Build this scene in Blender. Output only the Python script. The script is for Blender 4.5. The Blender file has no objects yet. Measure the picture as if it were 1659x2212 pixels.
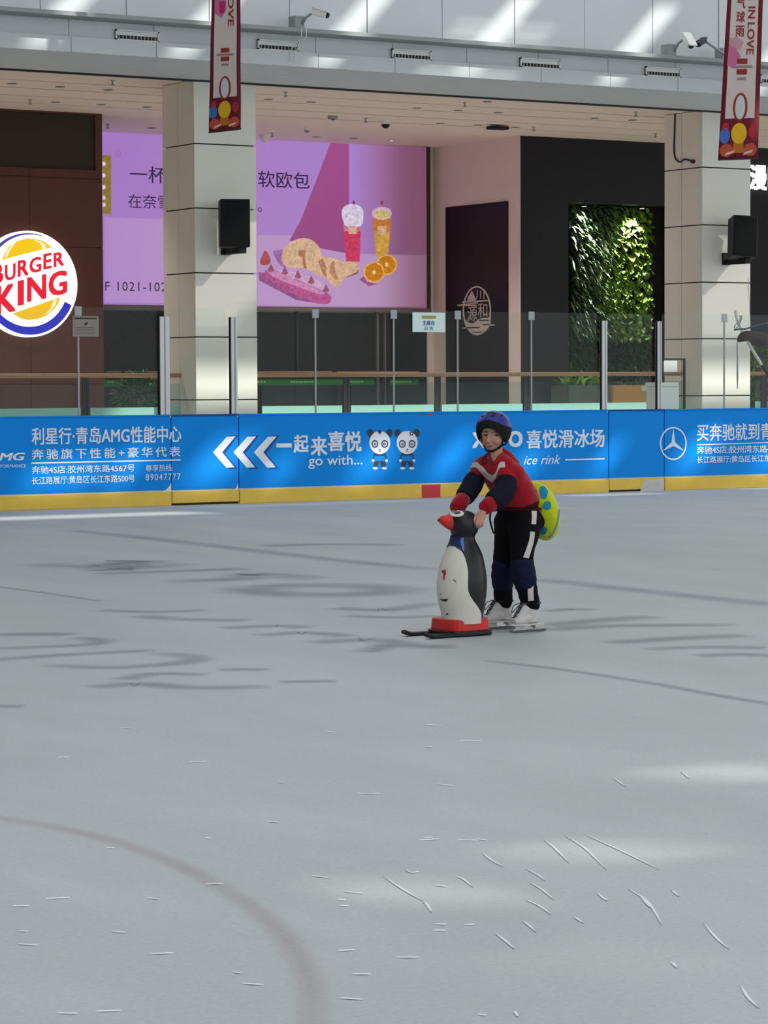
import bpy, bmesh, math, random
from mathutils import Vector, Matrix, noise
from mathutils.bvhtree import BVHTree
random.seed(7)
D = bpy.data
SC = bpy.context.scene
COL = SC.collection

# ------------------------------------------------------------------ camera
# world: X runs along the far boards, Y into the mall behind them, Z up, ice at z = 0
FPX, YAW, PITCH, ROLL = 5953.5, 0.55196, -0.047354, -0.0045008
CX, CY = 829.5, 1106.0
CAM = Vector((0.0, -28.94, 1.45))
fwd = Vector((math.sin(YAW) * math.cos(PITCH), math.cos(YAW) * math.cos(PITCH), math.sin(PITCH)))
_r = fwd.cross(Vector((0, 0, 1))).normalized()
_u = _r.cross(fwd)
right = _r * math.cos(ROLL) + _u * math.sin(ROLL)
up = _u * math.cos(ROLL) - _r * math.sin(ROLL)
cam_d = D.cameras.new('camera')
cam_d.sensor_fit = 'HORIZONTAL'
cam_d.sensor_width = 36.0
cam_d.lens = FPX / 1659.0 * 36.0
cam_d.clip_end = 400
cam = D.objects.new('camera', cam_d)
COL.objects.link(cam)
m3 = Matrix((right, up, -fwd)).transposed()
cam.matrix_world = Matrix.Translation(CAM) @ m3.to_4x4()
SC.camera = cam

# ------------------------------------------------------------------ sky, sun, exposure
SC.view_settings.view_transform = 'Standard'
SC.view_settings.look = 'None'
SC.view_settings.exposure = 0.0
SC.view_settings.gamma = 1.0
SC.view_settings.use_curve_mapping = False
W = D.worlds.new('sky')
SC.world = W
W.use_nodes = True
W.node_tree.nodes['Background'].inputs[0].default_value = (0.92, 0.965, 1.0, 1)
W.node_tree.nodes['Background'].inputs[1].default_value = 1.45
SUN_TO = Vector((0.55, -0.62, 0.56)).normalized()      # direction towards the sun
sun_d = D.lights.new('sun', 'SUN')
sun_d.energy = 4.6
sun_d.angle = math.radians(0.8)
sun_d.color = (1.0, 0.97, 0.9)
sun = D.objects.new('sun', sun_d)
COL.objects.link(sun)
sun.rotation_euler = SUN_TO.to_track_quat('Z', 'Y').to_euler()
sun.location = (30, -40, 30)

# ------------------------------------------------------------------ helpers
def ray(px, py):
    return right * ((px - CX) / FPX) - up * ((py - CY) / FPX) + fwd
def onY(px, py, Y):
    r = ray(px, py); return CAM + r * ((Y - CAM.y) / r.y)
def onX(px, py, X):
    r = ray(px, py); return CAM + r * ((X - CAM.x) / r.x)
def onZ(px, py, Z):
    r = ray(px, py); return CAM + r * ((Z - CAM.z) / r.z)

def lin(c):
    return tuple((x / 12.92 if x <= 0.04045 else ((x + 0.055) / 1.055) ** 2.4) for x in c)
def srgb(r, g, b):
    return lin((r / 255.0, g / 255.0, b / 255.0))

MATS = {}
def mat(name, col, rough=0.6, spec=0.3, metal=0.0, var=0.0, scale=6.0, bump=0.0, emit=0.0, alpha=1.0, sheen=0.0):
    if name in MATS: return MATS[name]
    m = D.materials.new(name); m.use_nodes = True
    nt = m.node_tree; b = nt.nodes['Principled BSDF']
    b.inputs['Base Color'].default_value = (*col, 1)
    b.inputs['Roughness'].default_value = rough
    b.inputs['Specular IOR Level'].default_value = spec
    b.inputs['Metallic'].default_value = metal
    b.inputs['Alpha'].default_value = alpha
    if sheen: b.inputs['Sheen Weight'].default_value = sheen
    if emit:
        b.inputs['Emission Color'].default_value = (*col, 1)
        b.inputs['Emission Strength'].default_value = emit
        b.inputs['Base Color'].default_value = (*[c * 0.15 for c in col], 1)
    if var or bump:
        tc = nt.nodes.new('ShaderNodeTexCoord')
        nz = nt.nodes.new('ShaderNodeTexNoise'); nz.inputs['Scale'].default_value = scale; nz.inputs['Detail'].default_value = 5
        nt.links.new(tc.outputs['Object'], nz.inputs['Vector'])
        if var:
            mx = nt.nodes.new('ShaderNodeMix'); mx.data_type = 'RGBA'
            mx.inputs['A'].default_value = (*[max(0, c * (1 - var)) for c in col], 1)
            mx.inputs['B'].default_value = (*[min(1, c * (1 + var)) for c in col], 1)
            nt.links.new(nz.outputs['Fac'], mx.inputs['Factor'])
            nt.links.new(mx.outputs['Result'], b.inputs['Base Color'])
        if bump:
            bp = nt.nodes.new('ShaderNodeBump'); bp.inputs['Strength'].default_value = bump; bp.inputs['Distance'].default_value = 0.01
            nt.links.new(nz.outputs['Fac'], bp.inputs['Height'])
            nt.links.new(bp.outputs['Normal'], b.inputs['Normal'])
    MATS[name] = m
    return m

def glass_mat(name, tint, refl=0.5, haze=0.0, hazecol=(0.8, 0.9, 0.9)):
    if name in MATS: return MATS[name]
    m = D.materials.new(name); m.use_nodes = True; nt = m.node_tree
    for n in list(nt.nodes): nt.nodes.remove(n)
    out = nt.nodes.new('ShaderNodeOutputMaterial')
    tr = nt.nodes.new('ShaderNodeBsdfTransparent'); tr.inputs[0].default_value = (*tint, 1)
    gl = nt.nodes.new('ShaderNodeBsdfGlossy'); gl.inputs['Roughness'].default_value = 0.02
    fr = nt.nodes.new('ShaderNodeFresnel'); fr.inputs[0].default_value = 1.45
    mu = nt.nodes.new('ShaderNodeMath'); mu.operation = 'MULTIPLY'; mu.inputs[1].default_value = refl
    nt.links.new(fr.outputs[0], mu.inputs[0])
    mx = nt.nodes.new('ShaderNodeMixShader')
    nt.links.new(mu.outputs[0], mx.inputs[0]); nt.links.new(tr.outputs[0], mx.inputs[1]); nt.links.new(gl.outputs[0], mx.inputs[2])
    df = nt.nodes.new('ShaderNodeBsdfDiffuse'); df.inputs[0].default_value = (*hazecol, 1)
    m2 = nt.nodes.new('ShaderNodeMixShader'); m2.inputs[0].default_value = haze
    nt.links.new(mx.outputs[0], m2.inputs[1]); nt.links.new(df.outputs[0], m2.inputs[2])
    nt.links.new(m2.outputs[0], out.inputs[0])
    MATS[name] = m
    return m

class MB:
    def __init__(s): s.v = []; s.f = []; s.uv = None
    def add(s, vs, fs):
        o = len(s.v); s.v += [Vector(p) for p in vs]; s.f += [tuple(i + o for i in q) for q in fs]; return s
    def box(s, x0, x1, y0, y1, z0, z1):
        return s.add([(x0,y0,z0),(x1,y0,z0),(x1,y1,z0),(x0,y1,z0),(x0,y0,z1),(x1,y0,z1),(x1,y1,z1),(x0,y1,z1)],
                     [(0,3,2,1),(4,5,6,7),(0,1,5,4),(1,2,6,5),(2,3,7,6),(3,0,4,7)])
    def obox(s, c, ax, ay, az, hx, hy, hz):
        c = Vector(c); vs = []
        for k in (-1, 1):
            for j, i in ((-1,-1),(-1,1),(1,1),(1,-1)):
                vs.append(c + ax * (i * hx) + ay * (j * hy) + az * (k * hz))
        return s.add(vs, [(0,3,2,1),(4,5,6,7),(0,1,5,4),(1,2,6,5),(2,3,7,6),(3,0,4,7)])
    def poly(s, pts, n=None, depth=0.0):
        k = len(pts); pts = [Vector(p) for p in pts]
        if not depth: return s.add(pts, [tuple(range(k))])
        back = [p - n * depth for p in pts]
        fs = [tuple(range(k)), tuple(range(2 * k - 1, k - 1, -1))]
        fs += [(i, i + k, (i + 1) % k + k, (i + 1) % k) for i in range(k)]
        return s.add(pts + back, fs)
    def tube(s, path, rad, seg=10, cap=True):
        path = [Vector(p) for p in path]; n = len(path)
        if not isinstance(rad, list): rad = [rad] * n
        rings = []; prev = None
        for i in range(n):
            t = (path[min(i + 1, n - 1)] - path[max(i - 1, 0)]).normalized()
            a = prev if prev is not None else (Vector((0, 0, 1)) if abs(t.z) < 0.9 else Vector((1, 0, 0)))
            b1 = (a - t * a.dot(t)).normalized(); prev = b1; b2 = t.cross(b1)
            rx, ry = rad[i] if isinstance(rad[i], (tuple, list)) else (rad[i], rad[i])
            rings.append([path[i] + b1 * (math.cos(6.2832 * k / seg) * rx) + b2 * (math.sin(6.2832 * k / seg) * ry) for k in range(seg)])
        return s.loft(rings, cap)
    def loft(s, rings, cap=True, closed=True):
        o = len(s.v); seg = len(rings[0])
        for r in rings: s.v += [Vector(p) for p in r]
        for i in range(len(rings) - 1):
            for k in range(seg if closed else seg - 1):
                k2 = (k + 1) % seg
                s.f.append((o + i*seg + k, o + i*seg + k2, o + (i+1)*seg + k2, o + (i+1)*seg + k))
        if cap and closed:
            s.f.append(tuple(o + k for k in range(seg - 1, -1, -1)))
            e = o + (len(rings) - 1) * seg
            s.f.append(tuple(e + k for k in range(seg)))
        return s
    def ell(s, c, rx, ry, rz, ax=None, nu=16, nv=10):
        c = Vector(c); ax = ax or (Vector((1,0,0)), Vector((0,1,0)), Vector((0,0,1)))
        o = len(s.v)
        s.v.append(c - ax[2] * rz)
        for i in range(1, nv):
            t = -math.pi / 2 + math.pi * i / nv
            for k in range(nu):
                p = 6.28318 * k / nu
                s.v.append(c + ax[0] * (rx*math.cos(t)*math.cos(p)) + ax[1] * (ry*math.cos(t)*math.sin(p)) + ax[2] * (rz*math.sin(t)))
        s.v.append(c + ax[2] * rz); e = len(s.v) - 1
        for k in range(nu): s.f.append((o, o+1+(k+1)%nu, o+1+k)); s.f.append((e, e-nu+k, e-nu+(k+1)%nu))
        for i in range(nv - 2):
            for k in range(nu):
                a = o+1+i*nu+k; b = o+1+i*nu+(k+1)%nu
                s.f.append((a, b, b+nu, a+nu))
        return s
    def mesh(s, name, m):
        me = D.meshes.new(name); me.from_pydata([tuple(p) for p in s.v], [], s.f)
        if m: me.materials.append(m)
        return me
    def build(s, name, m, parent=None, smooth=False, loc=None, bevel=0.0, fix=True, **tags):
        me = s.mesh(name, m)
        if fix:
            bm = bmesh.new(); bm.from_mesh(me); bmesh.ops.recalc_face_normals(bm, faces=bm.faces); bm.to_mesh(me); bm.free()
        return link(me, name, parent, smooth, loc, bevel, **tags)

def link(me, name, parent=None, smooth=False, loc=None, bevel=0.0, **tags):
    """one mesh object; geometry is given in world coordinates, origin moved to loc"""
    if parent is not None and loc is None: loc = wloc(parent)
    if loc is not None:
        loc = Vector(loc); me.transform(Matrix.Translation(-loc))
    if smooth: me.polygons.foreach_set('use_smooth', [True] * len(me.polygons))
    o = D.objects.new(name, me); COL.objects.link(o)
    if parent is not None:
        o.parent = parent
        # parent at ploc, unrotated: child sits at world loc
        o.location = (loc if loc is not None else Vector()) - wloc(parent)
    elif loc is not None: o.location = loc
    if bevel:
        bv = o.modifiers.new('bevel', 'BEVEL'); bv.width = bevel; bv.segments = 2; bv.limit_method = 'ANGLE'
    tag(o, **tags)
    return o
def wloc(o):
    p = Vector(o.location)
    while o.parent is not None: o = o.parent; p += Vector(o.location)
    return p
def tag(o, label=None, cat=None, group=None, kind=None):
    if label: o['label'] = label
    if cat: o['category'] = cat
    if group: o['group'] = group
    if kind: o['kind'] = kind
    return o
def thing(name, loc, label, cat, group=None, kind=None):
    o = D.objects.new(name, None); o.empty_display_size = 0.1; COL.objects.link(o); o.location = loc
    return tag(o, label, cat, group, kind)

_txt = {}
def text_verts(s, bold=0.0, shear=0.0, space=1.0):
    key = (s, bold, shear, space); sb = bold; bold = 0.0
    if key in _txt: return _txt[key]
    c = D.curves.new('t', 'FONT'); c.body = s; c.offset = bold; c.shear = shear; c.space_character = space; c.resolution_u = 3
    o = D.objects.new('t', c); COL.objects.link(o)
    dg = bpy.context.evaluated_depsgraph_get()
    me = D.meshes.new_from_object(o.evaluated_get(dg))
    vs = [v.co.copy() for v in me.vertices]; fs = [tuple(p.vertices) for p in me.polygons]
    D.objects.remove(o); D.curves.remove(c); D.meshes.remove(me)
    x0 = min(v.x for v in vs); x1 = max(v.x for v in vs); y0 = min(v.y for v in vs); y1 = max(v.y for v in vs)
    x0 -= sb; x1 += sb; y0 -= 0.6 * sb; y1 += 0.6 * sb
    w = max(x1 - x0, 1e-6); h = max(y1 - y0, 1e-6)
    if sb:                                   # heavier strokes: the outline repeated a hair to each side
        n = len(vs); base, bf = vs, fs; vs, fs = [], []
        for k, (dx, dy) in enumerate(((-1, -0.6), (1, -0.6), (-1, 0.6), (1, 0.6), (0, 0))):
            vs += [Vector((v.x + dx * sb, v.y + dy * sb, 0.0004 * k)) for v in base]; fs += [tuple(i + k * n for i in f) for f in bf]
    r = ([((v.x - x0) / w, (v.y - y0) / h, v.z if sb else 0.0) for v in vs], fs, w / h)
    _txt[key] = r
    return r
def text_on(s, name, m, parent, O, U, V, bold=0.0, shear=0.0, space=1.0, **k):
    """flat lettering filling the parallelogram O, O+U, O+V (O is the lower left corner)"""
    vs, fs, _ = text_verts(s, bold, shear, space)
    N = U.cross(V).normalized()
    mb = MB().add([O + U * a + V * b + N * c for a, b, c in vs], fs)
    return mb.build(name, m, parent, fix=False, **k)
def text_px(s, name, m, parent, x0, x1, yt, yb, Y, bold=0.0, shear=0.0, space=1.0, **k):
    """lettering on the plane Y = const: left edge x0 (top yt, bottom yb read there), right edge x1"""
    a = onY(x0, yb, Y); t = onY(x0, yt, Y)
    b = onY(x1, yb, Y)
    return text_on(s, name, m, parent, a, Vector((b.x - a.x, 0, 0)), Vector((0, 0, t.z - a.z)), bold, shear, space, **k)
def poly_px(pts, name, m, parent, Y, **k):
    return MB().poly([onY(x, y, Y) for x, y in pts]).build(name, m, parent, fix=False, **k)
def ellipse(cx, cy, rx, ry, n=28, a0=0, a1=360, rot=0):
    o = []
    for i in range(n + (a1 - a0 < 360)):
        t = math.radians(a0 + (a1 - a0) * i / n); x = rx * math.cos(t); y = ry * math.sin(t); c, s = math.cos(rot), math.sin(rot)
        o.append((cx + x * c - y * s, cy + x * s + y * c))
    return o
def spline(pts, n=8, closed=False):
    """Catmull-Rom through 2-D or 3-D points"""
    P = [Vector(p) if len(p) == 3 else Vector((p[0], p[1], 0)) for p in pts]; N = len(P); out = []
    rng = N if closed else N - 1
    for i in range(rng):
        if closed: a, b, c, d = P[(i-1) % N], P[i], P[(i+1) % N], P[(i+2) % N]
        else: a, b, c, d = P[max(i-1, 0)], P[i], P[i+1], P[min(i+2, N-1)]
        for k in range(n):
            t = k / n
            out.append(0.5 * ((2*b) + (c-a)*t + (2*a-5*b+4*c-d)*t*t + (3*b-a-3*c+d)*t**3))
    if not closed: out.append(P[-1])
    if len(pts[0]) == 2: return [(p.x, p.y) for p in out]
    return out
def lerp_tab(tab, t):
    for (a, va), (b, vb) in zip(tab, tab[1:]):
        if t <= b:
            k = (t - a) / (b - a); k = max(0, min(1, k))
            return va + (vb - va) * k
    return tab[-1][1]

# ------------------------------------------------------------------ key dimensions (metres)
ZC = 5.38          # concourse ceiling and soffit
YP = 3.0           # front of the columns
ZF = 0.5           # concourse floor
YB = 7.75          # shop fronts
YR = 10.3          # recessed wall with the light box
ZB = 1.07          # top of the boards
ZG = 2.32          # top of the rink glass

# ------------------------------------------------------------------ materials of the setting
M_ICE = D.materials.new('ice'); M_ICE.use_nodes = True
nt = M_ICE.node_tree; bs = nt.nodes['Principled BSDF']
tc = nt.nodes.new('ShaderNodeTexCoord')
mp = nt.nodes.new('ShaderNodeMapping'); mp.inputs['Rotation'].default_value = (0, 0, -0.55); mp.inputs['Scale'].default_value = (0.9, 0.35, 1)
nt.links.new(tc.outputs['Object'], mp.inputs['Vector'])
n1 = nt.nodes.new('ShaderNodeTexNoise'); n1.inputs['Scale'].default_value = 1.3; n1.inputs['Detail'].default_value = 6; n1.inputs['Roughness'].default_value = 0.6
nt.links.new(mp.outputs[0], n1.inputs['Vector'])
n2 = nt.nodes.new('ShaderNodeTexNoise'); n2.inputs['Scale'].default_value = 55; n2.inputs['Detail'].default_value = 3
nt.links.new(tc.outputs['Object'], n2.inputs['Vector'])
cr = nt.nodes.new('ShaderNodeValToRGB')
cr.color_ramp.elements[0].position = 0.3; cr.color_ramp.elements[0].color = (0.455, 0.485, 0.485, 1)
cr.color_ramp.elements[1].position = 0.72; cr.color_ramp.elements[1].color = (0.54, 0.57, 0.57, 1)
nt.links.new(n1.outputs['Fac'], cr.inputs[0])
mx = nt.nodes.new('ShaderNodeMix'); mx.data_type = 'RGBA'; mx.blend_type = 'MULTIPLY'; mx.inputs['Factor'].default_value = 0.22
nt.links.new(cr.outputs[0], mx.inputs['A'])
cr2 = nt.nodes.new('ShaderNodeValToRGB'); cr2.color_ramp.elements[0].position = 0.35; cr2.color_ramp.elements[0].color = (0.6, 0.6, 0.6, 1); cr2.color_ramp.elements[1].position = 0.6
nt.links.new(n2.outputs['Fac'], cr2.inputs[0]); nt.links.new(cr2.outputs[0], mx.inputs['B'])
nt.links.new(mx.outputs['Result'], bs.inputs['Base Color'])
bs.inputs['Roughness'].default_value = 0.5; bs.inputs['Specular IOR Level'].default_value = 0.25
bp = nt.nodes.new('ShaderNodeBump'); bp.inputs['Strength'].default_value = 0.12; bp.inputs['Distance'].default_value = 0.004
nt.links.new(n2.outputs['Fac'], bp.inputs['Height']); nt.links.new(bp.outputs[0], bs.inputs['Normal'])

M_ROOF = mat('roof grey', (0.5, 0.52, 0.54), 0.8)
M_UPPER = mat('pale grey metal panel', srgb(205, 210, 212), 0.45, 0.4, var=0.06, scale=2.0)
M_SOFFIT = mat('grey soffit panel', srgb(206, 218, 224), 0.6, 0.3, var=0.04, scale=3.0)
M_LEDGE = mat('grey ledge', srgb(150, 154, 154), 0.6)
M_CEIL = mat('cream ceiling', srgb(240, 228, 216), 0.8, var=0.03)
M_SLOT = mat('ceiling slot', srgb(120, 105, 92), 0.8)
M_STONE = mat('cream column cladding', srgb(234, 230, 218), 0.5, 0.4, var=0.03, scale=3.0)
M_JOINT = mat('dark joint', srgb(60, 52, 44), 0.9)
M_BROWN = mat('brown wall tile', srgb(92, 50, 42), 0.6, 0.3, var=0.18, scale=60.0)
M_BLACK = mat('black wall panel', srgb(29, 27, 31), 0.55, 0.2, var=0.1, scale=5)
M_CREAMW = mat('cream plaster', srgb(232, 218, 208), 0.8, var=0.04, scale=2)
M_DGLASS = mat('dark shop window', srgb(30, 26, 27), 0.4, 0.2, var=0.15, scale=3)
M_FLOOR = mat('concourse floor', srgb(222, 214, 200), 0.5)
M_ALU = mat('brushed aluminium', srgb(212, 212, 212), 0.4, 0.5, metal=0.15)
M_DARK = mat('dark metal', srgb(45, 45, 46), 0.5)
M_BLK = mat('black plastic', srgb(20, 20, 21), 0.55, 0.3)
M_WHITE = mat('white paint', srgb(235, 235, 232), 0.5)
M_WOOD = mat('wooden handrail', srgb(176, 136, 104), 0.5, var=0.18, scale=25)

# ------------------------------------------------------------------ the setting
ice = MB().add([(-14, -46, 0), (44, -46, 0), (44, 0.02, 0), (-14, 0.02, 0)], [(0, 1, 2, 3)]).build('floor', M_ICE, kind='structure',
      label='grey white ice surface of the rink', cat='floor', fix=False)
MB().box(-14, 44, 0.12, 14, ZF - 0.3, ZF).build('floor', M_FLOOR, kind='structure', label='pale concourse floor behind the rink boards', cat='floor')

# unseen hall roof, its openings shaped to drop sun patches where wanted
ZR = 14.0
kx, ky = SUN_TO.x / SUN_TO.z, SUN_TO.y / SUN_TO.z
def hole_at(P, Q):
    """roof rectangle through which the sun reaches the surface points P..Q"""
    a = (P.x + kx * (ZR - P.z), P.y + ky * (ZR - P.z)); b = (Q.x + kx * (ZR - Q.z), Q.y + ky * (ZR - Q.z))
    return (min(a[0], b[0]), max(a[0], b[0]), min(a[1], b[1]), max(a[1], b[1]))
def hole_wall(px0, px1, py0, py1, Y):
    a = onY(px0, (py0 + py1) / 2, Y); b = onY(px1, (py0 + py1) / 2, Y); pm = (px0 + px1) / 2
    z1 = onY(pm, py0, Y).z; z0 = onY(pm, py1, Y).z; zm = (z0 + z1) / 2
    return (a.x + kx * (ZR - zm), b.x + kx * (ZR - zm), Y + ky * (ZR - z0), Y + ky * (ZR - z1))
def hole_ice(x0, x1, y0, y1):
    return (x0 + kx * ZR, x1 + kx * ZR, y0 + ky * ZR, y1 + ky * ZR)
holes = [(-2, 11.5, -60, -14), (11.5, 52, -6.6, 2)]  # wide openings added to let sky light onto the ice
holes += [hole_wall(330, 1700, 798, 864, YP)]                       # low band across both columns
for h in (hole_wall(434, 660, 335, 715, YP), hole_wall(1502, 1740, 375, 730, YP), hole_wall(380, 456, 300, 425, YP)):      # openings cut into slits: a thinner sun on the columns
    n_sl = 14; st_y = (h[3] - h[2]) / n_sl
    holes += [(h[0], h[1], h[2] + k * st_y, h[2] + (k + 0.56) * st_y) for k in range(n_sl)]
for k in range(8):                                                   # slots that fall on the fascia
    x0 = onY(80 + 310 * k - 20, 90, 1.0).x + kx * (ZR - 5.5)
    holes.append((x0, x0 + 0.42, 1 + ky * (ZR - 5.35), 1 + ky * (ZR - 6.6)))
for k, w in ((0, 0.9), (1, 0.35), (2, 0.6), (3, 0.3), (4, 0.5), (5, 0.35), (6, 0.4), (7, 0.3), (8, 0.5), (9, 0.4)):      # thin slots that dapple the boards
    x0 = onY(70 + 175 * k, 1020, 0).x + kx * (ZR - 0.45); holes.append((x0, x0 + w, ky * (ZR - 0.22), ky * (ZR - 0.22) + 0.34 + 0.12 * (k % 3)))
holes += [hole_ice(11.5, 14.4, -2.1, -1.35), hole_ice(15, 18.5, -0.75, -0.62), hole_ice(20.2, 21.6, -0.9, -0.55), hole_ice(23.2, 25, -0.5, -0.2)]
pa = onZ(940, 1925, 0); holes.append(hole_ice(pa.x - 0.12, pa.x + 0.1, pa.y - 0.24, pa.y + 0.18))
pa = onZ(1320, 1840, 0); holes.append(hole_ice(pa.x - 0.2, pa.x + 0.26, pa.y - 0.12, pa.y + 0.1))
pa = onZ(1600, 1670, 0); holes.append(hole_ice(pa.x - 0.25, pa.x + 0.3, pa.y - 0.12, pa.y + 0.12))
pa = onZ(1250, 2090, 0); holes.append(hole_ice(pa.x - 0.05, pa.x + 0.35, pa.y - 0.04, pa.y + 0.04))
RX0, RX1, RY0, RY1 = -22, 52, -52, 2
xs = sorted({RX0, RX1} | {min(max(v, RX0), RX1) for h in holes for v in h[:2]})
ys = sorted({RY0, RY1} | {min(max(v, RY0), RY1) for h in holes for v in h[2:]})
rb = MB()
for x0, x1 in zip(xs, xs[1:]):
    run = None
    for y0, y1 in list(zip(ys, ys[1:])) + [(None, None)]:
        op = y0 is None or any(h[0] <= (x0+x1)/2 <= h[1] and h[2] <= (y0+y1)/2 <= h[3] for h in holes)
        if not op:
            run = (run[0], y1) if run else (y0, y1)
        elif run:
            rb.box(x0, x1, run[0], run[1], ZR, ZR + 0.05); run = None
roof = rb.build('ceiling', M_ROOF, kind='structure', fix=False, label='unseen grey hall roof over the rink, openings shaped for the sun patches', cat='roof')
for k in range(9):
    MB().box(-22, 11.5, -52 + k * 6.5, -51.8 + k * 6.5, ZR - 0.35, ZR).build('roof_beam', M_ROOF, roof)
MB().box(-14.3, -14, -46, 14, 0, ZR).build('wall_left_blocker', mat('dark blocker wall', (0.16, 0.16, 0.17), 0.8), kind='structure', label='unseen dark wall added beyond the left edge to block side light', cat='wall')  # unseen wall added to keep light off the columns' left faces

# bulkhead above the walkway: upper wall, ledge, fascia, soffit
YF = 1.0
zl = onY(800, 68 + 12, 0.72).z      # ledge lower edge
seams = [-9.0 + 1.13 * k for k in range(48)]
xoff = onY(273, 45, 1.1).x; xoff = xoff - 1.13 * math.floor((xoff + 9) / 1.13) + 9 - 9
seams = [xoff - 9.04 + 1.13 * k for k in range(48)]
zl = ZC + (onY(800, 80, 0.72).z - ZC)
wall_u = MB().box(-14, 44, 1.14, 1.3, ZC + 0.05, 9.5).build('wall_upper', M_JOINT, kind='structure', label='upper wall of pale grey metal panels above the ledge', cat='wall')
rnd = random.Random(3)
pan = MB().box(0.006, 1.124, 1.10 , 1.14, zl + 0.05, 9.5).mesh('wall_panel', M_UPPER)
for x in seams:
    o = link(pan, 'wall_panel', wall_u, loc=(0, 0, 0)); o.location = (x, rnd.uniform(-0.006, 0.004), 0)
trim = MB().box(-14, 44, 0.72, 1.14, zl, zl + 0.05).build('trim_1', M_LEDGE, kind='structure', label='thin grey ledge running along the upper wall', cat='trim')
fas = MB().box(-14, 44, 1.09, 1.3, ZC + 0.02, zl).build('wall_fascia', M_JOINT, kind='structure', label='pale fascia band with air vents under the ledge', cat='wall')
pan = MB().box(0.004, 1.126, 1.06, 1.10, ZC + 0.17, zl).mesh('fascia_panel', M_UPPER)
pan2 = MB().box(0.004, 1.126, 1.0, 1.06, ZC - 0.012, ZC + 0.17).mesh('fascia_panel', M_UPPER)
pan3 = MB().box(0.003, 1.127, 1.061, YP, ZC - 0.005, ZC + 0.03).mesh('soffit_panel', M_SOFFIT)
sof = MB().box(-14, 44, 1.02, YP + 0.02, ZC + 0.01, ZC + 0.12).build('ceiling', M_JOINT, kind='structure', label='grey panelled soffit under the fascia', cat='ceiling')
for x in seams:
    for me, p in ((pan, fas), (pan2, fas)):
        o = link(me, 'fascia_panel', p, loc=(0, 0, 0)); o.location = (x + 0.35, 0, 0)
    o = link(pan3, 'soffit_panel', sof, loc=(0, 0, 0)); o.location = (x + 0.42, 0, 0)
MB().box(-14, 44, YP - 0.01, YP + 0.03, ZC - 0.03, ZC).build('trim_2', M_DARK, kind='structure', label='dark strip behind the soffit', cat='trim')

# concourse ceiling in long boards with dark slots between them
slot_y = [onZ(0, y, ZC).y for y in (170.5, 187, 204, 219.5)]
cei = MB().box(-14, 44, YP, 14, ZC + 0.03, ZC + 0.15).build('ceiling', M_SLOT, kind='structure', label='cream concourse ceiling with narrow slots', cat='ceiling')
ed = [YP + 0.03] + slot_y + [13.9]
for i in range(len(ed) - 1):
    a = ed[i] + (0.035 if i else 0); b = ed[i + 1] - (0.035 if i < len(ed) - 2 else 0)
    MB().box(-14, 44, a, b, ZC, ZC + 0.04).build('ceiling_board', M_CEIL, cei)

# shop fronts
XBK = onY(222, 450, YB).x
wl = MB().box(-14, XBK, YB + 0.03, 13.9, ZF, ZC).build('wall_brown', M_JOINT, kind='structure', label='brown tiled restaurant front beside the light box', cat='wall')
zt = [ZF, onY(100, 830, YB).z, onY(100, 683, YB).z, onY(200, 535, YB).z, onY(100, 383, YB).z, ZC]
xj = [XBK - 1.17 * k for k in range(0, 16)]
win = [onY(0, 300, YB).x - 3, onY(206, 300, YB).x, onY(150, 366, YB).z, onY(150, 246, YB).z]
for i in range(len(zt) - 1):
    for a, b in zip(xj[1:], xj):
        z0, z1 = zt[i], zt[i + 1]
        if i == 4:
            MB().box(a + 0.004, b - 0.004, YB, YB + 0.04, z0 + 0.004, win[2]).build('wall_tile', M_BROWN, wl)
            continue
        MB().box(a + 0.004, b - 0.004, YB + rnd.uniform(-0.003, 0.003), YB + 0.04, z0 + 0.004, z1 - 0.004).build('wall_tile', M_BROWN, wl)
MB().box(win[1], XBK, YB, YB + 0.04, win[2] + 0.004, ZC).build('wall_tile', M_BROWN, wl)
MB().box(-14, win[1] - 0.004, YB, YB + 0.04, win[3], ZC).build('wall_tile', M_BROWN, wl)
MB().box(-14, win[1], YB + 0.06, YB + 0.1, win[2], win[3]).build('sign_recess', M_BLACK, wl, label='black recessed band above the brown tiles')
MB().box(XBK - 0.05, 26, YR + 0.05, 13.9, ZF, ZC).build('wall_back', M_CREAMW, kind='structure', label='recessed back wall carrying the light box', cat='wall')

XS = onY(1124.5, 500, YB).x          # corner of side wall and black front
MB().box(XS, XS + 0.2, YB + 0.001, YR + 0.06, ZF, ZC).build('wall_side', M_CREAMW, kind='structure', label='cream side wall glowing pink beside the light box', cat='wall')
# black front with a planted niche
NX0, NX1 = onY(1228, 500, YB).x, onY(1470, 500, YB).x
nz1 = onY(1228, 437, YB).z
wb = MB()
wb.box(XS + 0.001, NX0, YB, YB + 0.6, ZF, ZC).box(NX1, 44, YB, YB + 0.6, ZF, ZC).box(NX0, NX1, YB, YB + 0.6, nz1, ZC).box(NX0, NX1, YB + 0.45, YB + 0.6, ZF, nz1)
wb.build('wall_right', M_BLACK, kind='structure', label='black shop front with a planted niche', cat='wall')
MB().box(XS + 0.2, 44, YB + 0.6, 13.9, ZF, ZC).build('wall_shop', M_BLACK, kind='structure', label='dark shop volume behind the black front', cat='wall')

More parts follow.
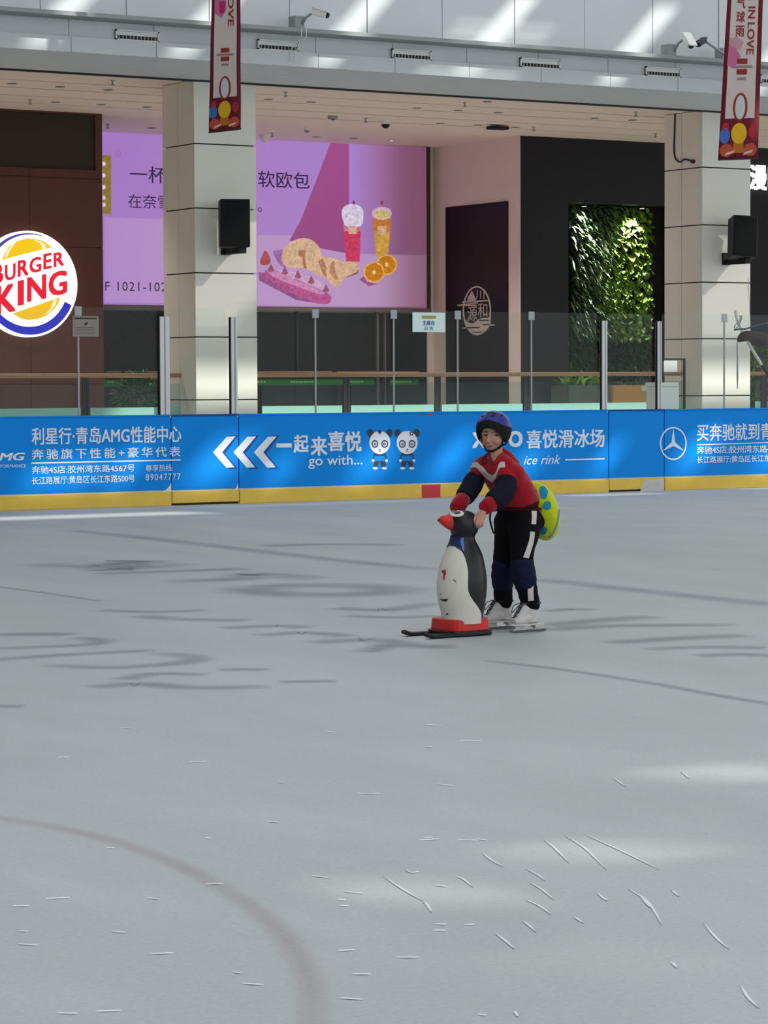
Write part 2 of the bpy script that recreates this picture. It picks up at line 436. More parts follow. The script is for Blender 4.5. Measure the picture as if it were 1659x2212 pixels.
# ------------------------------------------------------------------ columns
def column(px_l, px_r, side_px, label, rows, half):
    X0 = onY(px_l, 500, YP).x; X1 = onY(px_r, 500, YP).x; Y1 = YP + 0.9
    t = thing('column', (X0, YP, ZF), label, 'column', 'cream clad columns along the rink', kind='structure')
    MB().box(X0 + 0.03, X1 - 0.03, YP + 0.03, Y1 - 0.03, ZF, ZC).build('column_core', M_JOINT, t)
    zs = [ZF] + [onY(px_l + 1, y, YP).z for y in rows] + [ZC]
    for a, b in zip(zs, zs[1:]):
        g = 0.008
        MB().box(X0, X1, YP, YP + 0.04, a + g, b - g).build('cladding_panel', M_STONE, t, bevel=0.004)
        ym = YP + 0.04 + half
        MB().box(X0, X0 + 0.04, YP + 0.042, ym - 0.006, a + g, b - g).build('cladding_panel', M_STONE, t)
        MB().box(X0, X0 + 0.04, ym + 0.006, Y1, a + g, b - g).build('cladding_panel', M_STONE, t)
        MB().box(X1 - 0.04, X1, YP + 0.042, Y1, a + g, b - g).build('cladding_panel', M_STONE, t)
    return t, X0, X1
colA, A0, A1 = column(421, 554, 352, 'cream clad column between the two halves of the purple light box', [864, 727.8, 589, 449.2, 309.8], 0.42)
colB, B0, B1 = column(1517, 1621, 1434, 'cream clad column right of the planted niche', [855, 731.5, 609.4, 485.4, 361], 0.45)

# ------------------------------------------------------------------ rink boards
M_BLUE = mat('blue board print', srgb(0, 142, 236), 0.5, 0.15)
M_BLUE_D = mat('dark blue print', srgb(8, 70, 150), 0.5)
M_YEL = mat('yellow kick plate', srgb(238, 200, 84), 0.55, var=0.12, scale=5)
M_REDK = mat('red kick plate mark', srgb(206, 62, 66), 0.5)
M_PRINT = mat('white print', srgb(236, 240, 250), 0.5)
M_RIM = mat('white board edge', srgb(228, 230, 228), 0.6)
M_NAVYP = mat('navy grey print', srgb(58, 62, 78), 0.6)
M_SCUFF = mat('scuffed white plate', srgb(205, 205, 200), 0.7, var=0.15, scale=12)
def bx(px): return onY(px, 985, 0).x
ZK = 0.165
def board(name, x0, x1, label, cat, gate=False, group=None):
    t = thing(name, (x0, 0, 0), label, cat, group)
    g = 0.006
    MB().box(x0 + g, x1 - g, 0.0, 0.1, ZK + 0.018, ZB - 0.02).build('board_face', M_BLUE, t, bevel=0.004)
    MB().box(x0 + g, x1 - g, 0.015, 0.09, ZK, ZK + 0.018).build('edge_strip', M_RIM, t)
    MB().box(x0 + g, x1 - g, -0.012, 0.1, 0.025 if gate else 0.0, ZK).build('kick_plate', M_YEL, t, bevel=0.006)
    MB().box(x0 + g * 0.5, x1 - g * 0.5, -0.008, 0.11, ZB - 0.02, ZB).build('top_cap', M_BLUE_D if gate else M_BLUE, t, bevel=0.004)
    return t
bA = board('rink_board', -13.9, bx(370), 'long blue rink board with white dealer address lettering', 'rink board', group='blue rink boards')
gA = board('rink_gate', bx(370), bx(516), 'blue rink gate printed with the first white arrow', 'rink gate', True, 'gates in the rink boards')
bB = board('rink_board', bx(516), bx(1315), 'blue rink board with two pandas printed behind the skater', 'rink board', group='blue rink boards')
gB = board('rink_gate', bx(1315), bx(1435), 'blank blue rink gate with a scuffed white kick plate end', 'rink gate', True, 'gates in the rink boards')
bC = board('rink_board', bx(1435), 43.9, 'blue rink board with three pointed star emblem', 'rink board', group='blue rink boards')
MB().box(bx(370), bx(516), 0.02, 0.08, 0.0, 0.025).build('threshold', M_DARK, gA)
MB().box(bx(1315), bx(1435), 0.02, 0.08, 0.0, 0.025).build('threshold', M_DARK, gB)
TY = -0.003
def tx(s, p, x0, x1, yt, yb, bold=0.0, shear=0.0, space=1.0, m=None, name='lettering'):
    return text_px(s, name, m or M_PRINT, p, x0, x1, yt, yb, TY, bold, shear, space)
tx('AMG', bA, -30, 55, 979, 996, 0.03, 0.25)
tx('PERFORMANCE', bA, -16, 56, 1004, 1011)
tx('利星行·青岛AMG性能中心', bA, 68.5, 392, 924, 961, 0.02)
tx('奔驰旗下性能+豪华代表', bA, 68.5, 390, 970, 993, 0.012, space=1.35)
poly_px([(68, 999), (390, 992), (390, 995), (68, 1002)], 'rule', M_PRINT, bA, TY)
tx('奔驰4S店:胶州湾东路4567号', bA, 68.5, 291, 1007, 1024, 0.01)
tx('长江路展厅:黄岛区长江东路500号', bA, 68.5, 291, 1030, 1047, 0.01)
tx('尊享热线:', bA, 315, 374, 1004, 1019)
tx('89047777', bA, 315, 390, 1024, 1038, space=1.2)
for k in range(3):                                                   # arrow heads pointing left
    dx = 44.4 * k
    shp = [(459.6 + dx, 977), (490 + dx, 943.5), (509 + dx, 942.5), (480 + dx, 977), (507 + dx, 1009.5), (489 + dx, 1010.5)]
    p = gA if k == 0 else bB
    sh = [(x + 6, y + (3 if y > 960 else -2.5)) for x, y in shp]
    shc = shp
    if k == 0:
        poly_px([(min(x, 514.5), y) for x, y in sh], 'arrow_shadow', M_BLUE_D, p, -0.002); poly_px(shp, 'arrow', M_PRINT, p, TY)
    else:
        poly_px(sh, 'arrow_shadow', M_BLUE_D, p, -0.002); poly_px(shp, 'arrow', M_PRINT, p, TY)
for ch, x0, x1, a, b in (('一', 597, 630, 958, 967), ('起', 634, 667, 939, 978), ('来', 671, 707, 943, 985), ('喜', 708, 744, 932, 975), ('悦', 745, 781, 932, 976)):
    tx(ch, bB, x0, x1, a, b, 0.03)
tx('go with...', bB, 666, 783, 984, 1013, 0.01)
def panda(cx, bow):
    def P(pts, m, off=0.003, nm='panda_print'):
        return poly_px([(x + cx, y) for x, y in pts], nm, m, bB, -off)
    K = M_NAVYP
    for s in (-1, 1):
        P(ellipse(s * 20.5, 935.5, 7.2, 8.6), K, 0.0022)
    for s in (-1, 1):                                               # arms, hands, legs, shoes
        P([(s * 9, 978), (s * 13, 980), (s * 16, 992), (s * 13, 993)], K, 0.0022)
        P(ellipse(s * 14.5, 995, 3, 3.2, 12), M_PRINT, 0.004)
        P([(0, 996), (s * 12, 996), (s * 13, 1008), (s * 4, 1008)], K, 0.0022)
        P(ellipse(s * 10, 1011.5, 5.6, 2.8, 14), M_PRINT, 0.004)
    P([(-11, 978), (11, 978), (9, 984.5), (-9, 984.5)], K, 0.0024)
    P(ellipse(0, 956, 22.6, 25, 36), M_PRINT, 0.003, 'panda_face')
    for s in (-1, 1):
        P(ellipse(s * 10.5, 959, 7.4, 8.5, 24), K, 0.0036)
        P(ellipse(s * 10.5, 959, 4.9, 5.6, 20), M_PRINT, 0.0042)
        P(ellipse(s * 10.2, 959, 2.9, 3.2, 16), K, 0.0048)
        P(ellipse(s * 10.6, 958.6, 1.2, 1.4, 10), M_PRINT, 0.0054)
    P([(-2, 970), (2, 970), (0.5, 972.6), (-0.5, 972.6)], K, 0.0036)
    P([(-3.5, 974), (3.5, 973.7), (2, 975.4), (-2, 975.4)], K, 0.0036)
    if bow:
        P([(p[0], p[1]) for i in range(10) for p in [(9.5 + (6.5 if i % 2 == 0 else 3.2) * math.cos(0.63 * i - 1.5), 936.5 + (6.5 if i % 2 == 0 else 3.2) * math.sin(0.63 * i - 1.5))]], mat('plum print', srgb(96, 62, 88), 0.6), 0.0036)
        P(ellipse(9.5, 936.5, 1.9, 1.9, 10), M_PRINT, 0.0042)
    else:
        P([(-5, 932), (-3, 929.8), (3, 929.6), (5, 931.6), (0, 939)], K, 0.0036)
panda(820.5, False); panda(879.5, True)
tx('X', bB, 1020, 1050, 934, 968, 0.045); tx('O', bB, 1098, 1129, 931, 966, 0.045)
tx('喜悦滑冰场', bB, 1137, 1306, 929, 969, 0.022)
tx('ice rink', bB, 1131, 1211, 984, 1004, 0.004, 0.35)
poly_px([(1221, 992), (1306, 989.6), (1306, 992.2), (1221, 994.8)], 'rule', M_PRINT, bB, TY)
poly_px([(911, 1047), (951.5, 1046), (951.5, 1075), (911, 1076)], 'kick_mark', M_REDK, bB, -0.0135)
poly_px(ellipse(931, 894.5, 4, 2.6, 12), 'sticker', M_REDK, bB, TY)
# emblem: ring and three pointed star
ce = (1454.5, 958.0)
ring_o = ellipse(ce[0], ce[1], 29, 35.8, 44); ring_i = ellipse(ce[0], ce[1], 26.2, 32.6, 44)
MB().loft([[onY(x, y, TY) for x, y in ring_o], [onY(x, y, TY) for x, y in ring_i]], cap=False).build('emblem_ring', M_PRINT, bC, fix=False)
pts = []
for k in range(3):
    a = -math.pi / 2 + 2 * math.pi * k / 3
    pts += [(ce[0] + 27 * math.cos(a), ce[1] + 33 * math.sin(a)), (ce[0] + 4.6 * math.cos(a + math.pi / 3), ce[1] + 5.6 * math.sin(a + math.pi / 3))]
poly_px(pts, 'emblem_star', M_PRINT, bC, TY)
tx('买奔驰就到青岛', bC, 1505, 1694, 916, 953, 0.015)
poly_px([(1505, 960), (1720, 953), (1720, 955), (1505, 962)], 'rule', M_PRINT, bC, TY)
tx('奔驰4S店:胶州湾东路4567号', bC, 1505, 1705, 964, 981, 0.01)
tx('长江路展厅:黄岛区长江东路500号', bC, 1505, 1712, 986, 1001, 0.01)
# torn white corners of the board print
for p, pts in ((bA, [(370, 1063), (346, 1063), (360, 1057), (366, 1050), (370, 1043)]), (gA, [(515, 1058), (503, 1058.5), (510, 1054), (514.5, 1043)]),
               (bA, [(364, 897.5), (371, 897.5), (368.5, 903)]), (gA, [(511, 897), (515, 896.5), (513.5, 901)]),
               (bB, [(1309, 886.5), (1314, 886.3), (1312.5, 892)]), (gB, [(1429, 883.5), (1434, 883), (1432, 887)])):
    poly_px(pts, 'torn_corner', M_RIM, p, TY)
poly_px([(1392, 1036.5), (1434.5, 1035), (1434.5, 1059.5), (1383, 1061)], 'scuffed_plate', M_SCUFF, gB, -0.0135)

# ------------------------------------------------------------------ rink glass, posts
M_SHIELD = glass_mat('rink shield glass', (0.95, 0.975, 0.965), 0.14, 0.009, (0.75, 0.8, 0.78))
M_CLIP = mat('clear plastic clip', srgb(190, 195, 195), 0.4, alpha=0.75)
M_STRIP = mat('grey joint strip', srgb(165, 166, 164), 0.5)
gx = [bx(-190), bx(174.5), bx(358), bx(506), bx(686), bx(855), bx(993), bx(1152), bx(1306), bx(1424), bx(1568), bx(1740)]
gname = ['glass shield panel at the left edge in front of the burger sign', 'glass shield panel left of the double silver post', 'glass shield panel of the gate with the first arrow',
         'glass shield panel right of the gate in front of the cream column', 'glass shield panel below the pastry picture', 'glass shield panel holding the pale paper notice',
         'glass shield panel in front of the oval door logo', 'glass shield panel in front of the black wall', 'glass shield panel above the blank gate',
         'glass shield panel in front of the right column side', 'glass shield panel at the right edge']
for i in range(len(gx) - 1):
    big = gx[i] in (bx(358), bx(506), bx(1306), bx(1424)); big2 = gx[i+1] in (bx(358), bx(506), bx(1306), bx(1424))
    x0 = gx[i] + 0.08; x1 = gx[i + 1] - 0.082
    if not big: x0 = gx[i] + 0.006
    if not big2: x1 = gx[i + 1] - 0.006
    r = 0.04; c = []
    for cx_, cz_, a0 in ((x1 - r, ZG - r, 0), (x0 + r, ZG - r, 90)):
        for k in range(5):
            a = math.radians(a0 + 22.5 * k); c.append(Vector((cx_ + r * math.cos(a), 0.045, cz_ + r * math.sin(a))))
    c += [Vector((x0, 0.045, ZB)), Vector((x1, 0.045, ZB))]
    MB().poly(c, Vector((0, -1, 0)), 0.012).build('glass_shield', M_SHIELD, label=gname[i], cat='glass shield', group='glass shields on the boards', loc=(x0, 0.05, ZB))
pj = ['thin grey glass joint with clip beside the burger sign', 'thin grey glass joint with clip below the orange slices side of the pastry', 'thin grey glass joint with clip just left of the paper notice',
      'thin grey glass joint with clip left of the oval logo', 'thin grey glass joint with clip before the black wall', 'thin grey glass joint with clip in front of the right column']
for i, p in enumerate((174.5, 686, 855, 993, 1152, 1568)):
    x = bx(p)
    t = thing('glass_joint', (x, 0.045, ZB), pj[i], 'joint post', 'thin joints between glass shields')
    MB().box(x - 0.011, x + 0.011, 0.034, 0.0445, ZB, ZG - 0.06).build('joint_strip', M_STRIP, t)
    MB().box(x - 0.045, x + 0.045, 0.026, 0.0445, ZG - 0.1, ZG + 0.01).build('clip', M_CLIP, t, bevel=0.006)
zp = onY(360, 684, 0.05).z
pn = ['double silver post left of the gate', 'single silver post right of the gate', 'silver post left of the blank gate', 'silver post right of the blank gate']
for i, p in enumerate((358, 507, 1306, 1424.5)):
    x = bx(p); w = 0.05 if i != 3 else 0.042
    t = thing('gate_post', (x, 0.05, ZB), pn[i], 'post', 'silver posts beside the gates')
    if i == 0:
        for dx in (-0.033, 0.036):
            MB().box(x + dx - 0.029, x + dx + 0.029, 0.0, 0.06, ZB, zp).build('post_profile', M_ALU, t, bevel=0.006)
        MB().box(x - 0.075, x - 0.064, 0.01, 0.05, ZB, zp + 0.02).build('rubber_seal', M_BLK, t)
    else:
        MB().box(x - w + 0.012, x + w, 0.0, 0.06, ZB, zp).build('post_profile', M_ALU, t, bevel=0.008)
        MB().box(x - 0.008 + w * 0.3, x + 0.008 + w * 0.3, -0.004, 0.0, ZB, zp).build('post_groove', M_STRIP, t)
        MB().box(x - w, x - w + 0.012, 0.004, 0.035, ZB, zp).build('rubber_seal', M_BLK, t)

# paper notices on the glass
def notice(px0, px1, py0, py1, label, m):
    a = onY(px0, py1, 0.032); b = onY(px1, py0, 0.032)
    t = thing('paper_notice', ((a.x + b.x) / 2, 0.033, a.z), label, 'notice', 'notices on the rink glass')
    MB().box(a.x, b.x, 0.0308, 0.0325, a.z, b.z).build('sheet', m, t)
    return t
nA = notice(157, 213, 683, 727, 'grey rounded notice on the glass beside the burger sign', mat('grey notice', srgb(150, 140, 132), 0.6))
poly_px([(160, 686), (209, 686.5), (209, 689.5), (160, 689)], 'notice_header', M_DARK, nA, 0.0302)
poly_px([(182, 698), (190, 696), (188, 702), (183, 703)], 'notice_mark', M_DARK, nA, 0.0302)
for k in range(5): poly_px([(163, 707 + 3.4 * k), (205, 707 + 3.4 * k), (205, 708.2 + 3.4 * k), (163, 708.2 + 3.4 * k)], 'notice_line', mat('grey print', srgb(110, 104, 100), 0.7), nA, 0.0302)
nB = notice(891, 961.5, 675.5, 717, 'pale mint paper notice with blue characters on the glass', mat('mint paper', srgb(226, 250, 244), 0.7))
text_px('主席台', 'lettering', mat('notice blue', srgb(40, 90, 160), 0.6), nB, 913, 939, 692, 703, 0.0302, 0.03)
poly_px([(911, 682), (942, 682), (942, 688.5), (911, 688.5)], 'notice_header', mat('notice ochre', srgb(170, 165, 95), 0.6), nB, 0.0302)
text_px('公 告', 'lettering', mat('notice teal', srgb(70, 140, 150), 0.6), nB, 916, 936, 706, 713, 0.0302, 0.03)

# ------------------------------------------------------------------ balustrade of the concourse
YBAL = YP + 0.45
M_BGL = glass_mat('balustrade glass', (0.84, 0.91, 0.90), 0.14, 0.014, (0.4, 0.65, 0.66))
M_TEAL = mat('frosted teal film', srgb(150, 205, 190), 0.4, 0.4)
zr0, zr1 = onY(300, 816, YBAL).z, onY(300, 806, YBAL).z
zgt = onY(300, 829, YBAL).z; zft = onY(300, 880, YBAL).z
def balustrade(p0, p1, posts, label, fr):
    x0, x1 = onY(p0, 830, YBAL).x, onY(p1, 830, YBAL).x
    t = thing('balustrade', ((x0 + x1) / 2, YBAL, ZF), label, 'railing', 'wood topped balustrades of the concourse')
    xr = onY(fr, 830, YBAL).x if fr else x1
    MB().tube([(x0, YBAL, (zr0 + zr1) / 2), (xr, YBAL, (zr0 + zr1) / 2)], ((zr1 - zr0) / 2, 0.045), 12).build('handrail', M_WOOD, t, smooth=True)
    if fr: MB().tube([(xr, YBAL, (zr0 + zr1) / 2), (xr + 0.1, YBAL, (zr0 + zr1) / 2)], ((zr1 - zr0) / 2 * 0.95, 0.043), 12).build('end_cap', M_DARK, t)
    xsx = [onY(p, 840, YBAL).x for p in posts]
    for x in xsx:
        MB().box(x - 0.045, x + 0.01, YBAL - 0.012, YBAL + 0.012, ZF, zr0 + 0.01).build('post', M_DARK, t)
        MB().box(x + 0.022, x + 0.05, YBAL - 0.012, YBAL + 0.012, ZF, zr0 + 0.01).build('post', M_DARK, t)
    e = [x0] + xsx + ([x1] if not fr else [])
    for a, b in zip(e, e[1:]):
        if b - a < 0.2: continue
        MB().box(a + 0.07, b - 0.07, YBAL - 0.006, YBAL + 0.006, zft, zgt).build('glass_pane', M_BGL, t)
        MB().box(a + 0.07, b - 0.07, YBAL - 0.008, YBAL + 0.008, ZF + 0.1, zft).build('frosted_strip', M_TEAL, t)
    return t
balustrade(-420, 412, [184, 404], 'wood topped balustrade in front of the brown tiled wall', 400)
balustrade(556, 1497, [748, 945, 1137, 1487], 'wood topped balustrade between the two cream columns', 1488)
balustrade(1624, 1900, [1650, 1860], 'wood topped balustrade beyond the right column', None)

# ------------------------------------------------------------------ purple light box
def emis(name, r, g, b, k=0.84):
    if name in MATS: return MATS[name]
    m = mat(name, srgb(r, g, b), 0.4, 0.3, emit=k); t = m.node_tree; b_ = t.nodes['Principled BSDF']
    g_ = t.nodes.new('ShaderNodeTexCoord'); n = t.nodes.new('ShaderNodeTexNoise'); n.inputs['Scale'].default_value = 22; n.inputs['Detail'].default_value = 5
    t.links.new(g_.outputs['Object'], n.inputs['Vector'])
    c = t.nodes.new('ShaderNodeValToRGB'); c.color_ramp.elements[0].position = 0.3; c.color_ramp.elements[1].position = 0.7
    l = srgb(r, g, b); c.color_ramp.elements[0].color = (*[v * 0.72 for v in l], 1); c.color_ramp.elements[1].color = (*[min(1, v * 1.25) for v in l], 1)
    t.links.new(n.outputs['Fac'], c.inputs[0]); t.links.new(c.outputs[0], b_.inputs['Emission Color'])
    return m
def light_print(name, stops, vertical=False, x0=0, x1=1, k=0.84):
    """backlit print running from one colour to another along X (world)"""
    m = D.materials.new(name); m.use_nodes = True; t = m.node_tree; b = t.nodes['Principled BSDF']
    g = t.nodes.new('ShaderNodeNewGeometry'); s_ = t.nodes.new('ShaderNodeSeparateXYZ'); t.links.new(g.outputs['Position'], s_.inputs[0])
    r = t.nodes.new('ShaderNodeMapRange'); r.inputs[1].default_value = x0; r.inputs[2].default_value = x1
    t.links.new(s_.outputs['Z' if vertical else 'X'], r.inputs[0])
    c = t.nodes.new('ShaderNodeValToRGB')
    while len(c.color_ramp.elements) < len(stops): c.color_ramp.elements.new(0.5)
    for e, (p, col) in zip(c.color_ramp.elements, stops): e.position = p; e.color = (*srgb(*col), 1)
    t.links.new(r.outputs[0], c.inputs[0]); t.links.new(c.outputs[0], b.inputs['Emission Color'])
    b.inputs['Emission Strength'].default_value = k; b.inputs['Base Color'].default_value = (0.05, 0.04, 0.05, 1); b.inputs['Roughness'].default_value = 0.5
    return m
LY = YR - 0.06
bxl = XBK + 0.02; bxr = onY(921.5, 500, LY).x; bzt = onY(222, 285, LY).z; bzb = onY(300, 658.5, LY).z
lb = thing('light_box', ((bxl + bxr) / 2, YR, bzb), 'large purple lit picture of pastries and drinks behind the column', 'light box')
def bX(px): return onY(px, 500, LY).x
M_LIL = light_print('lilac backlight fade', [(0.0, (164, 122, 206)), (0.45, (174, 126, 202)), (0.80, (172, 132, 210)), (0.88, (160, 106, 160)), (0.93, (134, 84, 118)), (1.0, (126, 80, 104))], False, bxl, bxr)  # fade to maroon at the right paints uneven backlight into the print colour
M_LIL2 = light_print('pale lilac backlight fade', [(0.0, (180, 136, 208)), (0.5, (190, 150, 205)), (0.86, (188, 152, 196)), (0.95, (156, 112, 140)), (1.0, (138, 98, 118))], False, bxl, bxr)
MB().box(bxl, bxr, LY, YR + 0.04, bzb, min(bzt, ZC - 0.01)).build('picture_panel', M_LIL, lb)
PY = LY - 0.004
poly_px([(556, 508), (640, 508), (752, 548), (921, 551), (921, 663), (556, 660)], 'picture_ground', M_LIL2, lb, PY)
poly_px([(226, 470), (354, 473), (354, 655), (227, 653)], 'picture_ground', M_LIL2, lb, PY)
poly_px([(714, 309), (754, 311), (754, 548), (700, 538), (625, 520), (650, 475)], 'picture_shadow', light_print('magenta shade print', [(0, (150, 66, 132)), (1, (166, 72, 140))], True, onY(700, 560, LY).z, onY(700, 310, LY).z), lb, PY - 0.002)
poly_px([(222, 335), (239.5, 336), (240, 463), (223, 462)], 'gold_block', emis('gold print', 142, 122, 44), lb, PY - 0.002)
for y in (355, 380, 405, 428, 443): poly_px([(221, y - 5), (226, y - 6), (229, y), (225, y + 4), (221, y + 3)], 'gold_block_mark', emis('lilac mark', 225, 205, 240), lb, PY - 0.004)
M_INK = emis('dark violet ink', 52, 30, 66)
def tb(s, x0, x1, a, b, sp=1.0, bold=0.0, m=None): text_px(s, 'lettering', m or M_INK, lb, x0, x1, a, b, PY - 0.006, bold, 0, sp)
tb('一杯好茶，一口软欧包', 281, 669, 357, 395, bold=0.004)
tb('在奈雪遇见两种美好。', 277, 566, 419, 449)
tb('F 1021-1022', 227.5, 374, 608, 628, 1.15)
tb('®', 248, 261, 323, 339, m=emis('rose ink', 160, 110, 150))
# pastries and drinks
def pr(pts, col, off, nm='picture_item', sm=0):
    if sm: pts = spline(pts, sm, True)
    return poly_px(pts, nm, emis('print %d %d %d' % col, *col), lb, PY - 0.004 - off)
pr([(590, 545), (604, 540), (625, 540), (622, 575), (605, 572)], (158, 108, 172), 0.0, 'picture_item', 4)
pr([(558, 588), (580, 590), (700, 640), (690, 656), (640, 648), (560, 606)], (150, 84, 140), 0.0)
pr([(609, 563), (614, 535), (640, 517), (668, 516), (688, 532), (697, 552), (722, 558), (742, 565), (758, 563), (776, 575), (772, 586), (744, 600), (733, 619), (718, 616), (706, 602), (685, 593), (655, 580), (622, 577)], (214, 176, 144), 0.001, 'bread', 4)
pr([(645, 541), (662, 540), (658, 552), (663, 580), (656, 580), (653, 556), (645, 553)], (170, 120, 84), 0.002)
pr([(687, 565), (697, 558), (704, 575), (706, 600), (698, 595)], (180, 130, 96), 0.002)
pr([(712, 572), (722, 562), (724, 585), (732, 606), (724, 604), (712, 590)], (180, 130, 96), 0.002)
pr([(744, 600), (770, 588), (776, 580), (772, 592)], (134, 90, 70), 0.0015)
pr([(572, 590), (576, 582), (590, 582), (615, 592), (660, 612), (700, 630), (715, 640), (712, 654), (696, 657), (670, 650), (620, 628), (580, 604)], (178, 84, 140), 0.003, 'bread', 4)
pr([(576, 585), (592, 583), (630, 600), (672, 618), (700, 632), (690, 636), (640, 618), (596, 601)], (200, 132, 178), 0.004, 'picture_item', 4)
pr([(600, 582), (640, 588), (690, 606), (712, 622), (704, 630), (650, 606), (606, 594)], (206, 164, 204), 0.0035)
for x, y in ((585, 578), (615, 584), (643, 592), (672, 604), (704, 622)):
    pr([(x - 7, y + 7), (x, y - 9), (x + 8, y + 6), (x + 2, y + 10)], (150, 84, 116), 0.005)
pr([(562, 566), (568, 548), (574, 541), (583, 556), (584, 567), (576, 573), (566, 572)], (170, 78, 84), 0.003, 'strawberry', 4)
pr([(741, 492), (780, 492), (777, 565), (748, 565)], (206, 60, 98), 0.004, 'red_drink')
pr([(742, 484), (780, 484), (780, 500), (742, 500)], (200, 120, 150), 0.0045)
pr([(738, 458), (745, 445), (760, 441), (778, 446), (785, 460), (782, 485), (768, 490), (748, 488), (741, 476)], (218, 206, 228), 0.006, 'cream_top', 4)
pr([(753, 488), (771, 488), (771, 505), (753, 505)], (216, 170, 150), 0.007)
pr([(805, 470), (845, 470), (838, 555), (812, 555)], (206, 158, 76), 0.004, 'orange_drink')
pr([(805, 472), (845, 472), (844, 500), (806, 500)], (190, 120, 60), 0.0045)
pr(ellipse(825, 461, 21.5, 14, 24), (214, 176, 200), 0.005, 'cup_lid')
pr(ellipse(826, 463, 17, 9, 20), (206, 184, 120), 0.006)
pr([(816, 488), (834, 488), (834, 507), (816, 507)], (216, 168, 130), 0.006)
for x in (764, 825): pr(ellipse(x, 438, 3, 5, 10), (140, 60, 90), 0.004)
for cx_, cy_, o in ((835, 572, 0.006), (808, 588, 0.009)):
    pr(ellipse(cx_, cy_, 22.5, 22, 28), (232, 176, 84), o, 'orange_slice')
    pr(ellipse(cx_, cy_, 19.5, 19, 28), (200, 126, 30), o + 0.001)
    pr(ellipse(cx_, cy_, 4, 5, 8), (235, 200, 130), o + 0.002)
pr([(786, 596), (792, 608), (812, 615), (826, 608), (815, 614), (796, 618), (776, 604)], (166, 88, 140), 0.003)
fr = M_DARK
MB().box(bxr, bxr + 0.06, LY - 0.03, YR + 0.04, bzb - 0.05, ZC - 0.01).build('frame_bar', mat('dark speckled frame', srgb(70, 58, 56), 0.7, var=0.5, scale=30), lb)
MB().box(bxl, bxr + 0.06, LY - 0.05, YR + 0.04, bzb - 0.07, bzb - 0.002).build('frame_bar', mat('grey frame', srgb(120, 110, 106), 0.6), lb)

# dark shop window below the light box
sw = thing('shop_window', ((bxl + bxr) / 2, YR, ZF), 'dark shop glazing under the purple light box', 'shop window')
mull = [bxl] + [onY(p, 760, YR).x for p in (640, 814, 830, 924)]
for a, b in zip(mull, mull[1:]):
    MB().box(a + 0.02, b - 0.02, YR - 0.0, YR + 0.02, ZF, bzb - 0.09).build('window_pane', M_DGLASS, sw)
for p, w in ((640, 0.012), (814, 0.02), (830, 0.012)):
    x = onY(p, 760, YR).x
    MB().box(x - w, x + w, YR - 0.04, YR + 0.03, ZF, bzb - 0.08).build('mullion', mat('mullion grey', srgb(112, 104, 100), 0.5) if p != 640 else M_DARK, sw)
za, zb_ = onY(700, 832, YR - 0.05).z, onY(700, 819, YR - 0.05).z
gs = MB().box(bxl, onY(805, 760, YR).x, YR - 0.06, YR - 0.04, za, zb_).build('green_strip', mat('green strip print', srgb(22, 110, 44), 0.5), sw)
MB().box(onY(838, 760, YR).x, onY(900, 760, YR).x, YR - 0.06, YR - 0.04, za, zb_).build('green_strip', MATS['green strip print'], sw)
for p0, p1 in ((233, 246), (556, 574), (628, 682), (752, 785), (845, 888)):
    text_px('xxxxxxxxxx'[:max(3, int((p1 - p0) / 5))].replace('x', '-'), 'lettering', mat('pale green ink', srgb(130, 200, 120), 0.6), sw, p0, p1, 823.5, 826.5, YR - 0.062)
for p0, p1 in ((228, 260), (268, 352), (556, 716), (728, 905)):
    a, b = onY(p0, 805, YR - 0.1), onY(p1, 801.5, YR - 0.1)
    MB().box(a.x, b.x, YR - 0.12, YR - 0.03, a.z, b.z).build('push_rail', mat('beige rail', srgb(150, 120, 96), 0.6), sw)

# illuminated round restaurant sign
SY = YB - 0.16
sc = onY(63, 613.5, SY); RS = (onY(63, 498, SY).z - onY(63, 728, SY).z) / 2
bk = thing('round_sign', (sc.x, SY, sc.z - RS), 'round lit white sign with red lettering between yellow bun halves', 'sign')
def disc(r, n=64): return [Vector((sc.x + r * math.cos(6.28318 * i / n), SY, sc.z + r * math.sin(6.28318 * i / n))) for i in range(n)]
MB().poly(disc(RS), Vector((0, -1, 0)), 0.12).build('sign_disc', mat('sign white', (1, 0.99, 0.95), 0.4, emit=1.15), bk)
MB().box(sc.x - 0.3, sc.x + 0.3, SY + 0.12, YB, sc.z - 0.3, sc.z + 0.3).build('sign_mount', M_DARK, bk)
def sp(px, py): return onY(px, py, SY)
def sgn(pts, col, off, nm, k=0.9, sm=0):
    if sm: pts = spline(pts, sm, True)
    return MB().poly([Vector((p.x, SY - off, p.z)) for p in (sp(x, y) for x, y in pts)]).build(nm, mat('sign %d %d %d' % col, srgb(*col), 0.4, emit=k), bk, fix=False)
def zc_(u, v): return (u / 6.9125, 480 + v / 6.9125)          # helper scale used for the logo outlines
bun = [zc_(*p) for p in ((30, 565), (60, 480), (130, 370), (250, 285), (400, 243), (520, 248), (640, 280), (730, 340), (770, 380), (600, 415), (300, 490))]
sgn(bun, (250, 205, 8), 0.002, 'upper_bun')
sgn([zc_(*p) for p in ((480, 256), (600, 285), (680, 335), (690, 390), (620, 402), (622, 350), (580, 305))], (255, 244, 205), 0.004, 'bun_glint')
sgn([zc_(*p) for p in ((70, 520), (95, 440), (170, 345), (240, 300), (160, 400), (115, 500), (100, 530))], (255, 244, 205), 0.004, 'bun_glint')
sgn([zc_(*p) for p in ((190, 1365), (330, 1315), (520, 1250), (720, 1180), (900, 1118), (870, 1210), (800, 1310), (690, 1395), (560, 1445), (430, 1460), (320, 1440))], (252, 196, 14), 0.002, 'lower_bun')
